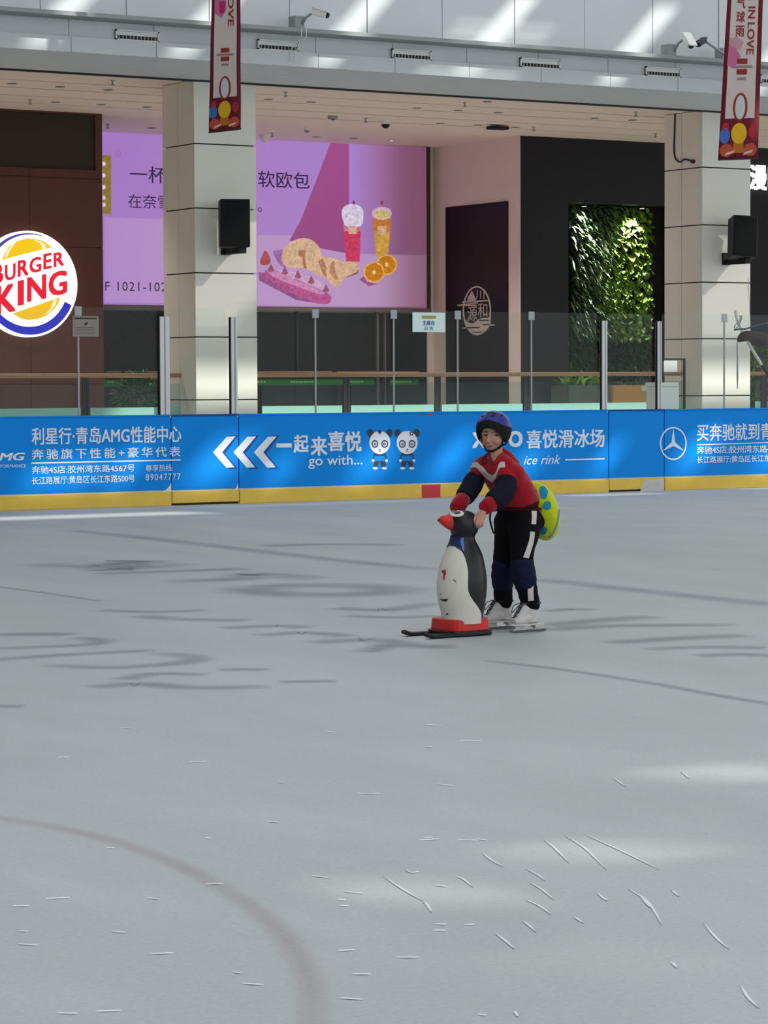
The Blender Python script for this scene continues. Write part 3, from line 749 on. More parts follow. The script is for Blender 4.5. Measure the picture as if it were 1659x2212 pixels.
sgn([zc_(*p) for p in ((800, 1160), (850, 1150), (830, 1230), (770, 1320), (660, 1395), (760, 1280))], (255, 244, 205), 0.004, 'bun_glint')
# blue crescent around the lower right and the thin one at the upper left
def arc(r0, r1, a0, a1, n=40):
    o = [];
    for i in range(n + 1):
        a = math.radians(a0 + (a1 - a0) * i / n); o.append(Vector((sc.x + RS * r1 * math.cos(a), SY - 0.002, sc.z + RS * r1 * math.sin(a))))
    q = []
    for i in range(n + 1):
        t = i / n; a = math.radians(a0 + (a1 - a0) * t); rr = r0(t); q.append(Vector((sc.x + RS * rr * math.cos(a), SY - 0.002, sc.z + RS * rr * math.sin(a))))
    return [o, q]
MB().loft(arc(lambda t: 0.80 + 0.13 * t ** 3, 0.955, -24, -215), cap=False, closed=False).build('blue_crescent', mat('sign 36 40 190', srgb(36, 40, 190), 0.4, emit=0.9), bk, fix=False)
MB().loft(arc(lambda t: 0.945 - 0.07 * t, 0.955, 72, 150), cap=False, closed=False).build('blue_crescent', mat('sign 70 70 150', srgb(70, 74, 160), 0.4, emit=0.9), bk, fix=False)
M_SRED = mat('sign red', srgb(232, 22, 48), 0.4, emit=0.95)
def sign_text(s, p00, p10, p01, bold):
    O = sp(*zc_(*p00)); U = sp(*zc_(*p10)) - O; V = sp(*zc_(*p01)) - O
    O.y = SY - 0.004; U.y = 0; V.y = 0
    text_on(s, 'lettering', M_SRED, bk, O, U, V, bold)
# letters climb to the right along the bun edge
def letters(s, boxes, bold):
    for ch, (u0, u1, vt, vb) in zip(s, boxes):
        sk = -0.22 * (u1 - u0)
        sign_text(ch, (u0, vb), (u1, vb + sk * 0.9), (u0, vt + sk * 0.1), bold)
letters('BURGER', ((-120, 48, 650, 930), (72, 232, 645, 880), (262, 425, 580, 820), (438, 615, 545, 770), (645, 770, 480, 710), (798, 955, 465, 675)), 0.03)
letters('KING', ((-60, 232, 970, 1385), (262, 356, 880, 1250), (402, 690, 835, 1195), (722, 1002, 765, 1120)), 0.035)
text_px('®', 'lettering', mat('sign pink', srgb(225, 190, 200), 0.4, emit=0.9), bk, 148, 161, 637, 651, SY - 0.004)

# side wall door with the oval logo, switch plate
XD = XS - 0.02
def oX(px, py, x=None): return onX(px, py, XD if x is None else x)
dA, dB = oX(962, 448), oX(1096, 433)
dr = MB().poly([Vector((XD, dA.y, ZF)), Vector((XD, dB.y, ZF)), Vector((XD, dB.y, dA.z)), Vector((XD, dA.y, dA.z))], Vector((-1, 0, 0)), 0.018).build('door_1', M_DGLASS, kind='structure', label='tall dark door panel with an oval logo in the side wall', cat='door')
M_LOGO = mat('logo grey', srgb(196, 186, 178), 0.6)
def lx(pts, nm='logo', sm=0, off=0.004):
    if sm: pts = spline(pts, sm, True)
    return MB().poly([onX(930 + x / 7.213, 590 + y / 7.213, XD - off) for x, y in pts]).build(nm, M_LOGO, dr, fix=False)
o_ = ellipse(722, 585, 222, 385, 60); i_ = ellipse(722, 585, 198, 360, 60)
MB().loft([[onX(930 + x / 7.213, 590 + y / 7.213, XD - 0.003) for x, y in q] for q in (o_, i_)], cap=False).build('logo', M_LOGO, dr, fix=False)
lx([(570, 440), (585, 370), (615, 330), (640, 270), (665, 310), (690, 370), (715, 435)])
lx([(490, 440), (910, 418), (912, 436), (492, 466)]); lx([(415, 490), (740, 455), (740, 470), (420, 515)]); lx([(430, 495), (720, 490), (720, 515), (430, 515)])
lx([(515, 700), (600, 770), (660, 785), (720, 740), (790, 700), (935, 690), (940, 780), (900, 860), (830, 930), (700, 965), (600, 900), (540, 810)])
for a, b, y in ((760, 910, 735), (560, 760, 850), (650, 800, 920), (810, 900, 800)): MB().poly([onX(930 + x / 7.213, 590 + yy / 7.213, XD - 0.006) for x, yy in ((a, y - 8), (b, y - 8), (b, y + 8), (a, y + 8))]).build('logo_wave', M_DGLASS, dr, fix=False)
lx([(505, 850), (560, 840), (560, 862), (505, 865)]); lx([(900, 800), (1000, 795), (1000, 815), (900, 822)])
def lt(s, u0, u1, vt, vb):
    O = onX(930 + u0 / 7.213, 590 + vb / 7.213, XD - 0.005); U = onX(930 + u1 / 7.213, 590 + vb / 7.213, XD - 0.005) - O; V = onX(930 + u0 / 7.213, 590 + vt / 7.213, XD - 0.005) - O
    U.z = 0; V.y = 0
    text_on(s, 'logo_lettering', M_LOGO, dr, O, U, V, 0.0)
lt('源', 575, 725, 520, 750); lt('和', 735, 885, 470, 690); lt('川', 700, 840, 265, 415)
MB().box(XS - 0.012, XS, *sorted((oX(925, 770).y, oX(935, 770).y)), oX(930, 780).z, oX(930, 768).z).build('switch_plate', M_WHITE, label='small white switch plate low on the cream side wall', cat='switch', bevel=0.003)

# ------------------------------------------------------------------ air vents, wall cameras
def vent(px0, px1, pym, label):
    a = onY(px0, pym, 1.055); b = onY(px1, pym, 1.055); zc = ZC + 0.235; h = 0.062
    t = thing('air_vent', ((a.x + b.x) / 2, 1.06, zc - h), label, 'air vent', 'air vents in the fascia')
    MB().box(a.x, b.x, 1.045, 1.062, zc - h, zc + h).build('vent_back', M_DARK, t)
    for x0, x1, z0, z1 in ((a.x, b.x, zc + h - 0.016, zc + h), (a.x, b.x, zc - h, zc - h + 0.014), (a.x, a.x + 0.016, zc - h, zc + h), (b.x - 0.016, b.x, zc - h, zc + h)):
        MB().box(x0, x1, 1.02, 1.046, z0, z1).build('vent_frame', M_RIM, t)
    MB().add([(a.x + 0.02, 1.028, zc - 0.004), (b.x - 0.02, 1.028, zc - 0.004), (b.x - 0.02, 1.042, zc + h - 0.018), (a.x + 0.02, 1.042, zc + h - 0.018)], [(0, 1, 2, 3)]).build('louvre', M_RIM, t, fix=False)
    n = 12
    for k in range(1, n):
        x = a.x + (b.x - a.x) * k / n
        MB().box(x - 0.006, x + 0.006, 1.026, 1.046, zc - h + 0.012, zc - 0.006).build('louvre_fin', M_STRIP, t)
for i, (p0, p1, y) in enumerate(((248, 341, 78), (555, 643, 98), (845, 929, 119), (1122, 1207, 138), (1393, 1468, 156), (1641, 1712, 172))):
    vent(p0, p1, y, ['leftmost air vent in the fascia', 'air vent just right of the left banner', 'air vent in the middle of the fascia', 'air vent above the black wall corner', 'air vent below the white wall camera', 'air vent at the right edge behind the banner'][i])

M_CAMW = mat('white camera housing', srgb(232, 232, 228), 0.4)
zL = zl + 0.05
def wall_cam(base, body, tip, label, col, r=0.045, extra=None):
    b = onY(*base, 0.85); b.z = zL; c = onY(*body, 0.62); e = onY(*tip, 0.5)
    t = thing('security_camera', b, label, 'camera', 'cameras on the ledge')
    MB().box(b.x - 0.07, b.x + 0.07, 0.78, 0.95, zL, zL + 0.16).build('junction_box', M_LEDGE, t, bevel=0.01)
    MB().tube([(b.x + 0.03, 0.8, zL + 0.05), (b.x * 0.5 + c.x * 0.5, 0.72, (zL + 0.05) * 0.4 + c.z * 0.6), c], 0.018, 8).build('bracket_arm', M_LEDGE, t, smooth=True)
    d = (e - c).normalized(); s_ = d.cross(Vector((0, 0, 1))).normalized(); u_ = s_.cross(d)
    hb = MB().obox((c + e) / 2, d, s_, u_, (e - c).length / 2 + 0.03, r, r * 0.9).build('camera_housing', col, t, bevel=0.015)
    MB().obox((c + e) / 2 + u_ * r + d * 0.03, d, s_, u_, (e - c).length / 2 + 0.06, r * 1.15, 0.008).build('sun_shield', col, t)
    MB().tube([e + d * 0.02, e + d * 0.05], r * 0.7, 14).build('lens', M_BLK, t)
    return t
wall_cam((642, 60), (679, 25), (702, 32), 'white bracket camera on the ledge right of the left banner', M_CAMW)
wall_cam((1446, 112), (1482, 80), (1491, 96), 'white bracket camera on the ledge left of the right banner', M_CAMW, 0.05)
wall_cam((1562, 122), (1521, 88), (1509, 96), 'small black camera on the ledge beside the white camera', M_BLK, 0.035)
for p in (651, 661):
    a = onY(p, 66, 0.71); b = onY(p, 135, 0.98)
    MB().tube([(a.x, 0.705, zL), (a.x, 0.705, zl - 0.06), (a.x, 0.98, zl - 0.2), (a.x, 0.98, ZC + 0.03)], 0.006, 6).build('cable', M_RIM, label='thin white cable hanging from the ledge, ' + ('left of two' if p == 651 else 'right of two'), cat='cable', group='cables of the ledge camera')

# ------------------------------------------------------------------ ceiling fittings of the concourse
M_LAMPG = mat('unlit lamp glass', srgb(120, 108, 98), 0.4)
M_LAMPL = mat('lit lamp', (1.0, 0.93, 0.8), 0.4, emit=3.0)
dl = [(26, 180), (130, 187), (233.6, 193.5), (120.5, 220), (218, 225.5), (318, 231), (327.5, 276), (580, 214), (672.7, 220), (900, 233), (990, 238), (1076, 243), (1053, 219), (951, 266),
      (1033.6, 270), (683.5, 295), (764.5, 298.5), (845.5, 303), (1284.7, 255), (1366, 259), (1114, 274.6)]
# one mesh each for ring and glass, shared by all the downlights
ring = MB().loft([[(r * math.cos(6.28318 * k / 20), r * math.sin(6.28318 * k / 20), z) for k in range(20)] for r, z in ((0.062, 0.0), (0.07, -0.008), (0.05, -0.010), (0.048, 0.0))], cap=False).mesh('trim_ring', M_STRIP)
gl_ = MB().poly([(0.05 * math.cos(6.28318 * k / 20), 0.05 * math.sin(6.28318 * k / 20), -0.004) for k in range(20)]).mesh('lamp_glass', M_LAMPG)
gl2 = MB().poly([(0.05 * math.cos(6.28318 * k / 20), 0.05 * math.sin(6.28318 * k / 20), -0.004) for k in range(20)]).mesh('lamp_glass', M_LAMPL)
DLAB = ['unlit downlight nearest the left edge of the front row', 'unlit downlight second from the left edge in the front row', 'unlit downlight of the front row, third from the left edge',
        'unlit downlight above the top right of the brown tiled front', 'unlit downlight above the right end of the brown tiled front', 'unlit downlight of the second row close to the left column side',
        'unlit downlight beside the left column just above the purple light box', 'unlit downlight just right of the left column head', 'unlit downlight second to the right of the left column head',
        'unlit downlight left of the front row trio over the recess', 'unlit downlight in the middle of the trio over the recess', 'unlit downlight at the right of the trio over the recess',
        'unlit downlight right behind the soffit edge above the side wall', 'unlit downlight over the right end of the light box', 'unlit downlight beside the flat black spotlight box',
        'unlit downlight left of the pair hard above the light box', 'unlit downlight right of the pair hard above the light box', 'lit recessed downlight just above the purple light box',
        'unlit downlight over the black wall, left of two', 'unlit downlight over the black wall, right of two', 'unlit downlight over the corner of the side wall and black front']
for i, (x, y) in enumerate(dl):
    p = onZ(x, y, ZC); lit = i == 17
    lab = DLAB[i]
    t = thing('downlight', p, lab, 'ceiling light', 'downlights in the concourse ceiling')
    for me in (ring, gl2 if lit else gl_):
        o = D.objects.new(me.name, me); COL.objects.link(o); o.parent = t
rose = MB().loft([[(r * math.cos(6.28318 * k / 10), r * math.sin(6.28318 * k / 10), z) for k in range(10)] for r, z in ((0.03, 0), (0.03, -0.008), (0.012, -0.012), (0.012, -0.05))]).mesh('sprinkler_stem', M_STRIP)
plate = MB().loft([[(r * math.cos(6.28318 * k / 10), r * math.sin(6.28318 * k / 10), z) for k in range(10)] for r, z in ((0.028, -0.06), (0.028, -0.066))]).box(-0.004, 0.004, -0.02, 0.02, -0.062, -0.04).mesh('deflector', M_LEDGE)
SLAB = ['sprinkler in front of the brown front, nearest the left column', 'sprinkler above the brown tiled front near the left edge', 'sprinkler left of the left column, just above the light box',
        'sprinkler right of the left column head behind the soffit', 'sprinkler beside the dome camera with black cover', 'sprinkler behind the soffit above the side wall', 'sprinkler beside the white dome camera at the left column',
        'sprinkler left of the right column head', 'sprinkler above the left corner of the black front', 'sprinkler tight above the black front beside the right column']
for i, (x, y) in enumerate(((243, 176), (65, 218), (233, 271), (617, 201.5), (790, 258), (1004, 224), (588, 290), (1373.6, 245), (1153, 277), (1416, 291))):
    t = thing('sprinkler', onZ(x, y - 3, ZC), SLAB[i], 'sprinkler', 'sprinklers in the concourse ceiling')
    for me in (rose, plate):
        o = D.objects.new(me.name, me); COL.objects.link(o); o.parent = t
def dome(px, py, r, col, colb, label):
    p = onZ(px, py, ZC)
    t = thing('dome_camera', p, label, 'camera', 'dome cameras in the concourse ceiling')
    MB().tube([p, p - Vector((0, 0, r * 0.7))], [r, r * 0.9], 18).build('dome_base', col, t, smooth=False)
    MB().ell(p - Vector((0, 0, r * 0.7)), r * 0.75, r * 0.75, r * 0.75, nu=18).build('dome_cover', colb, t, smooth=True)
dome(833, 260, 0.085, M_CAMW, M_BLK, 'dome camera with black cover on the concourse ceiling')
dome(663, 276, 0.055, M_CAMW, M_LEDGE, 'small grey dome camera above the light box text')
dome(572, 290, 0.09, M_CAMW, M_CAMW, 'white dome camera tight against the left column')
p = onZ(719, 250, ZC)
t = thing('ceiling_sensor', p, 'small grey box sensor on the concourse ceiling', 'sensor')
MB().box(p.x - 0.06, p.x + 0.06, p.y - 0.05, p.y + 0.05, ZC - 0.05, ZC).build('sensor_box', M_LEDGE, t, bevel=0.006)
MB().ell(p - Vector((0, 0, 0.05)), 0.025, 0.025, 0.02).build('sensor_lens', M_DARK, t, smooth=True)
p = onZ(1075, 270, ZC)
t = thing('ceiling_projector', p, 'flat black spotlight box hanging under the ceiling', 'spotlight')
MB().box(p.x - 0.16, p.x + 0.16, p.y - 0.09, p.y + 0.09, ZC - 0.07, ZC - 0.02).build('lamp_body', M_BLK, t, bevel=0.012)
MB().box(p.x - 0.02, p.x + 0.02, p.y - 0.02, p.y + 0.02, ZC - 0.02, ZC).build('mount', M_BLK, t)
# area lights added under the ceiling to brighten the concourse
for i, (x, y, e) in enumerate(((11.5, 5.2, 60), (16.0, 5.4, 60), (20.5, 5.4, 60), (23.0, 8.4, 45), (25.0, 5.4, 60), (29.5, 5.4, 60), (7, 5.4, 60))):
    l = D.lights.new('concourse fill', 'AREA'); l.shape = 'DISK'; l.size = 0.5; l.energy = e * 0.68; l.color = (1.0, 0.915, 0.85); l.spread = math.radians(95)
    o = D.objects.new('concourse_fill', l); COL.objects.link(o); o.location = (x, y, ZC - 0.03)

# ------------------------------------------------------------------ loudspeakers on the columns
def speaker(c, yaw, pitch, roll, w, d, h, label, bracket):
    R_ = Matrix.Rotation(yaw, 3, 'Z') @ Matrix.Rotation(pitch, 3, 'X') @ Matrix.Rotation(roll, 3, 'Y')
    ax, ay, az = (R_ @ Vector(v) for v in ((1, 0, 0), (0, 1, 0), (0, 0, 1)))
    t = thing('loudspeaker', (c.x, c.y, c.z - h / 2), label, 'loudspeaker', 'black loudspeakers on the columns')
    MB().obox(c, ax, ay, az, w / 2, d / 2, h / 2).build('cabinet', M_BLK, t, bevel=0.012)
    MB().obox(c - ay * (d / 2 + 0.006), ax, ay, az, w / 2 - 0.02, 0.006, h / 2 - 0.02).build('front_grille', mat('speaker grille', srgb(26, 26, 27), 0.8, 0.2, bump=0.4, scale=200), t)
    q = onY(*bracket, YP)
    MB().box(q.x - 0.09, q.x + 0.05, YP - 0.03, YP, q.z - 0.06, q.z + 0.12).build('wall_plate', M_BLK, t)
    MB().box(q.x - 0.06, q.x + 0.04, c.y - 0.08, YP - 0.03, q.z - 0.055, q.z + 0.02).build('bracket', M_BLK, t)
    MB().box(q.x - 0.05, q.x + 0.0, c.y - 0.07, c.y + 0.0, q.z, c.z - h / 2 + 0.04).build('bracket_pin', M_BLK, t)
    return t
speaker(onY(506, 483, 2.62), -0.40, 0.0, 0.0, 0.385, 0.30, 0.615, 'upright black loudspeaker on the left cream column', (490, 541))
speaker(onY(1604, 514, 2.58), -0.42, -0.14, 0.06, 0.36, 0.34, 0.60, 'tilted black loudspeaker on the right cream column', (1570, 564))
# loose cable on the side of the right column
pth = [onX(x, y, B0 - 0.012) for x, y in ((1458, 243), (1457, 285), (1456, 325), (1460, 344), (1470, 350), (1478, 344), (1488, 346), (1497, 349))]
t = thing('loose_cable', pth[0], 'dark loose cable hanging on the side of the right column', 'cable')
MB().tube(spline(pth, 5), 0.012, 8).build('cable', M_DARK, t, smooth=True)
MB().ell(pth[-1], 0.035, 0.045, 0.03).build('cable_end', M_DARK, t, smooth=True)

# ------------------------------------------------------------------ hanging banners
M_BCL = mat('banner cloth', srgb(214, 200, 194), 0.8, var=0.03)
M_BRED = mat('banner dark red', srgb(112, 22, 40), 0.7, var=0.25, scale=18)
M_BPINK = mat('banner rose', srgb(205, 110, 150), 0.7)
M_BTXT = mat('banner brick red', srgb(150, 52, 52), 0.7)
def banner(bl, br, tl, tr, Y, yawoff, label, right_b):
    """corner pixels at the bottom and at a row near the top of the frame; hung in a plane turned by yawoff"""
    c = onY((bl[0] + br[0]) / 2, (bl[1] + br[1]) / 2, Y)
    vd = (c - CAM); vd.z = 0; vd.normalize()
    n = Matrix.Rotation(yawoff, 3, 'Z') @ (-vd)                       # banner normal, roughly to the viewer
    def pl(px, py):
        r = ray(px, py); return CAM + r * ((c - CAM).dot(n) / r.dot(n))
    t = thing('hanging_banner', c, label, 'banner', 'red edged banners hanging over the rink')
    BL, BR, TL, TR = pl(*bl), pl(*br), pl(*tl), pl(*tr)
    ext = 1.9
    TL = BL + (TL - BL) * ext; TR = BR + (TR - BR) * ext
    L = 16
    def g(u, v, off=0.0):
        p = (BL.lerp(BR, u)).lerp(TL.lerp(TR, u), v)
        wob = 0.003 * math.sin(v * 22 + u * 2) * (1 - 0.5 * v)
        return p + n * (wob + off)
    def patch(us, vs, off, nm, m, smooth=True):
        o = MB(); o.loft([[g(u, v, off) for u in us] for v in vs], cap=False, closed=False)
        return o.build(nm, m, t, smooth=smooth, fix=False)
    def fr(a, b, n_): return [a + (b - a) * i / n_ for i in range(n_ + 1)]
    VB = 0.135                                                        # height share of the picture foot
    o = MB(); us = fr(0, 1, 4); vs = fr(0, 1, 60)
    o.loft([[g(u, v) for u in us] + [g(u, v, -0.004) for u in reversed(us)] for v in vs]).build('banner_border', M_BRED, t, smooth=True)
    patch(fr(0.12, 0.88, 4), fr(VB, 1, 50), 0.003, 'banner_cloth', M_BCL)
    def shape(pts, nm, m, off=0.006):
        return MB().poly([g(u, v, off) for u, v in pts]).build(nm, m, t, fix=False)
    H = (TL - BL).length; Wd = (BR - BL).length; k = Wd / H
    def el(cu, cv, ru, rv, n_=20): return [(cu + ru * math.cos(6.28318 * i / n_), cv + rv * math.sin(6.28318 * i / n_)) for i in range(n_)]
    shape(el(0.5, 0.172, 0.19, 0.048, 26), 'banner_oval', M_BTXT, 0.0055); shape(el(0.5, 0.172, 0.13, 0.040, 26), 'banner_oval_inner', mat('banner pale', srgb(206, 208, 208), 0.7), 0.0075)
    for v in (0.28, 0.315): shape([(0.36, v), (0.64, v), (0.64, v + 0.018), (0.36, v + 0.018)], 'banner_tag', M_BTXT)
    for v, a, b in ((0.302, 0.22, 0.78), (0.262, 0.38, 0.62)): shape([(a, v), (b, v), (b, v + 0.008), (a, v + 0.008)], 'banner_line', mat('banner taupe', srgb(160, 130, 124), 0.7))
    # festive foot: generic coloured shapes
    shape(el(0.5, 0.085, 0.2, 0.035), 'banner_shape', mat('banner yellow', srgb(224, 176, 30), 0.7), 0.006)
    shape([(0.36, 0.02), (0.64, 0.02), (0.62, 0.085), (0.38, 0.085)], 'banner_shape', mat('banner amber', srgb(190, 110, 30), 0.7), 0.005)
    shape(el(0.14, 0.078, 0.13, 0.026), 'banner_shape', mat('banner blue', srgb(70, 110, 190), 0.7), 0.006)
    shape(el(0.15, 0.108, 0.09, 0.014), 'banner_shape', mat('banner crimson', srgb(180, 40, 60), 0.7), 0.006)
    shape(el(0.84, 0.09, 0.1, 0.022), 'banner_shape', MATS['banner crimson'], 0.006)
    for u in (0.2, 0.8): shape(el(u, 0.03, 0.17, 0.022), 'banner_shape', mat('banner coral', srgb(196, 80, 60), 0.7), 0.0045)
    for u in (0.28, 0.74): shape([(u - 0.12, 0.012), (u + 0.1, 0.02), (u + 0.14, 0.03), (u - 0.08, 0.022)], 'banner_shape', mat('banner cream', srgb(226, 190, 170), 0.7), 0.007)
    # vertical lettering, turned a quarter to the right
    def vtext(s, u0, u1, v0, v1, m, bold=0.02, turn=True):
        vs_, fs, _ = text_verts(s, bold)
        if turn: P = [g(u0 + (u1 - u0) * b, v1 - (v1 - v0) * a, 0.006 + c_) for a, b, c_ in vs_]
        else: P = [g(u0 + (u1 - u0) * a, v0 + (v1 - v0) * b, 0.006 + c_) for a, b, c_ in vs_]
        MB().add(P, fs).build('lettering', m, t, fix=False)
    if right_b:
        vtext('IN', 0.60, 0.80, 0.465, 0.505, M_BTXT); vtext('LOVE', 0.60, 0.80, 0.345, 0.452, M_BTXT); vtext('FALL', 0.60, 0.80, 0.525, 0.62, M_BTXT)
        for ch, v in (('雨', 0.405), ('球', 0.452), ('气', 0.498)): vtext(ch, 0.28, 0.52, v, v + 0.037, M_BTXT, 0.02, False)
        pv = 0.33
        shape([(0.1, pv - 0.02), (0.34, pv - 0.03), (0.36, pv), (0.46, pv + 0.01), (0.3, pv + 0.04), (0.12, pv + 0.05)], 'banner_flower', M_BPINK, 0.0065)
        shape([(0.14, pv + 0.045), (0.44, pv + 0.03), (0.5, pv + 0.06), (0.3, pv + 0.075), (0.12, pv + 0.07)], 'banner_flower', mat('banner blush', srgb(200, 150, 155), 0.7), 0.0065)
    else:
        vtext('LOVE', 0.58, 0.78, 0.42, 0.57, M_BTXT); vtext('IN', 0.58, 0.78, 0.59, 0.64, M_BTXT)
        for ch, v in (('雨', 0.50), ('球', 0.55)): pass
        shape([(0.12, 0.60), (0.5, 0.60), (0.52, 0.49), (0.34, 0.455), (0.2, 0.468), (0.12, 0.475)], 'banner_flower', M_BPINK, 0.0065)
        shape([(0.26, 0.52), (0.5, 0.52), (0.46, 0.475), (0.3, 0.47)], 'banner_flower', mat('banner magenta', srgb(190, 40, 100), 0.7), 0.0075)
        shape(el(0.4, 0.545, 0.1, 0.014), 'banner_flower', mat('banner pearl', srgb(190, 180, 200), 0.7), 0.0085)
    MB().tube([BL - n * 0.004, BR - n * 0.004], 0.011, 8).build('bottom_rod', M_DARK, t)
    MB().tube([TL, TR], 0.015, 8).build('top_rod', M_DARK, t)
    for q in (TL, TR): MB().tube([q, Vector((q.x, q.y, ZR))], 0.004, 5).build('hanging_wire', M_DARK, t)
banner((451, 286), (520, 278), (457, 0), (519, 0), -0.6, -0.62, 'narrow red edged banner hanging in front of the left column', False)
banner((1551, 345), (1637, 342), (1571, 0), (1648, 0), -0.6, -0.15, 'red edged banner with the words in love, in front of the right column', True)

# ------------------------------------------------------------------ planted niche
rl = random.Random(11)
def leaf(mb, base, d, L, w, droop=0.3, n=3, side=None):
    """a pointed leaf: a folded strip of n quads from base along d, bending down"""
    d = d.normalized(); s_ = (side or d.cross(Vector((0, 0, 1)))).normalized()
    o = len(mb.v); p = base.copy()
    for i in range(n + 1):
        t = i / n; ww = w * (math.sin(math.pi * (0.12 + 0.88 * t)) ** 0.8) * (1 if i < n else 0.05)
        mid = p + Vector((0, 0, -0.25 * ww))
        mb.v += [p - s_ * ww, mid, p + s_ * ww]
        dd = (d + Vector((0, 0, -droop * (t * 2)))).normalized()
        p = p + dd * (L / n)
    for i in range(n):
        a = o + i * 3
        mb.f += [(a, a + 1, a + 4, a + 3), (a + 1, a + 2, a + 5, a + 4)]
GY = YB + 0.42
def leafmat(name, c, c2):
    m = D.materials.new(name); m.use_nodes = True; t = m.node_tree; b = t.nodes['Principled BSDF']
    g = t.nodes.new('ShaderNodeTexCoord'); n = t.nodes.new('ShaderNodeTexNoise'); n.inputs['Scale'].default_value = 9; n.inputs['Detail'].default_value = 2
    t.links.new(g.outputs['Object'], n.inputs['Vector'])
    r = t.nodes.new('ShaderNodeValToRGB'); r.color_ramp.elements[0].position = 0.35; r.color_ramp.elements[1].position = 0.65
    r.color_ramp.elements[0].color = (*c, 1); r.color_ramp.elements[1].color = (*c2, 1)
    t.links.new(n.outputs['Fac'], r.inputs[0]); t.links.new(r.outputs[0], b.inputs['Base Color']); b.inputs['Roughness'].default_value = 0.4
    MATS[name] = m; return m
M_FERN = leafmat('fern leaf', srgb(66, 108, 66), srgb(132, 160, 104))
M_IVY = leafmat('glossy leaf', srgb(70, 118, 40), srgb(140, 176, 60))
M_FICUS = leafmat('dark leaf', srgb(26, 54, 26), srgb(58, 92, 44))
gw0, gw1 = onY(1230, 600, GY).x, onY(1397, 600, GY).x
gz0, gz1 = ZF + 0.1, onY(1300, 446, GY).z
gw = thing('green_wall', ((gw0 + gw1) / 2, GY, ZF), 'living wall of ferns and glossy leaves in the black niche', 'plant wall')
MB().box(gw0, NX1 - 0.05, GY, GY + 0.025, gz0, gz1).build('planting_mat', mat('soil felt', srgb(22, 24, 20), 0.9), gw)
fern, ivy, fic = MB(), MB(), MB()
gwid = gw1 - gw0
for i in range(4200):
    u, v = rl.random(), rl.random()
    x = gw0 + u * (gwid + 0.05); z = gz0 + v * (gz1 - gz0)
    split = 0.48 + 0.12 * math.sin(v * 7) + rl.uniform(-0.08, 0.08)
    base = Vector((x, GY, z))
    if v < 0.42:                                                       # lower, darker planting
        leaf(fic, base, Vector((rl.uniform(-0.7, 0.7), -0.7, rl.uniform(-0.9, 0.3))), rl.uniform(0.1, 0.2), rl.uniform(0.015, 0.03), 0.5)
    elif u < split:
        leaf(fern, base, Vector((rl.uniform(-0.3, 1.0), -0.75, rl.uniform(-0.6, 0.5))), rl.uniform(0.18, 0.36), rl.uniform(0.013, 0.026), 0.6, 4)
    else:
        if u > 0.92 and rl.random() < 0.5: continue
        leaf(ivy, base + Vector((0, -rl.uniform(0.02, 0.1), 0)), Vector((rl.uniform(-0.5, 0.5), -0.4, rl.uniform(-0.9, -0.1))), rl.uniform(0.08, 0.13), rl.uniform(0.032, 0.048), 0.3)
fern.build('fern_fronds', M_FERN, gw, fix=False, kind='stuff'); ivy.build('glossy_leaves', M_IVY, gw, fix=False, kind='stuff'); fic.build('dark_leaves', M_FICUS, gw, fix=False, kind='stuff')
# two spotlights over the planting
for i, (px, e, col) in enumerate(((1262, 430, (1.0, 0.98, 0.92)), (1387, 300, (1.0, 0.96, 0.82)))):
    p = onY(px, 438, YB + 0.12); p.z = nz1
    t = thing('niche_spotlight', p, ['left lit spotlight at the top of the planted niche', 'right lit spotlight at the top of the planted niche'][i], 'spotlight', 'spotlights over the living wall')
    MB().tube([p, p - Vector((0, 0, 0.05))], [0.045, 0.05], 16).build('lamp_body', M_BLK, t)
    MB().poly([p + Vector((0.042 * math.cos(6.28318 * k / 16), 0.042 * math.sin(6.28318 * k / 16), -0.0515)) for k in range(16)]).build('lamp_glass', M_LAMPL, t, fix=False)
    l = D.lights.new('niche spot', 'SPOT'); l.energy = e; l.spot_size = math.radians(84); l.spot_blend = 0.8; l.color = col; l.shadow_soft_size = 0.03
    o = D.objects.new('niche_spot', l); COL.objects.link(o); o.parent = t; o.location = (0, 0, -0.06)
    o.rotation_euler = Vector((-0.12 if i == 0 else 0.30, -0.36, 1.15)).to_track_quat('Z', 'Y').to_euler()

# bushes, planters and boxes on the concourse
def bush(name, c, rx, ry, rz, n, m, label, w=(0.02, 0.035), L=(0.07, 0.13), pot=True, group=None):
    t = thing(name, (c.x, c.y, ZF), label, 'plant', group)
    mb = MB()
    for i in range(n):
        v = Vector((rl.gauss(0, 1), rl.gauss(0, 1), rl.gauss(0, 1))).normalized(); k = rl.uniform(0.55, 1.0)
        p = c + Vector((v.x * rx * k, v.y * ry * k, v.z * rz * k))
        leaf(mb, p, v + Vector((0, 0, 0.3)), rl.uniform(*L), rl.uniform(*w), 0.5)
    mb.build('foliage', m, t, fix=False, kind='stuff')
    st = MB()
    for i in range(5):
        a = 6.28 * i / 5; st.tube([(c.x + 0.03 * math.cos(a), c.y + 0.03 * math.sin(a), ZF + 0.18), (c.x + rx * 0.4 * math.cos(a), c.y + ry * 0.4 * math.sin(a), c.z + rz * 0.3)], 0.008, 5)
    st.build('stems', mat('stem brown', srgb(70, 55, 38), 0.8), t, kind='stuff')
    if pot:
        MB().loft([[(c.x + r * math.cos(6.28318 * k / 16), c.y + r * math.sin(6.28318 * k / 16), z) for k in range(16)] for r, z in ((0.13, ZF), (0.18, ZF + 0.22), (0.185, ZF + 0.25), (0.16, ZF + 0.24))]).build('pot', M_DARK, t)
    return t
M_BUSH = leafmat('bush leaf', srgb(30, 78, 36), srgb(66, 120, 58))
bush('potted_bush', onY(304, 852, 5.2), 0.38, 0.3, 0.27, 650, M_BUSH, 'dark green potted bush left of the left column')
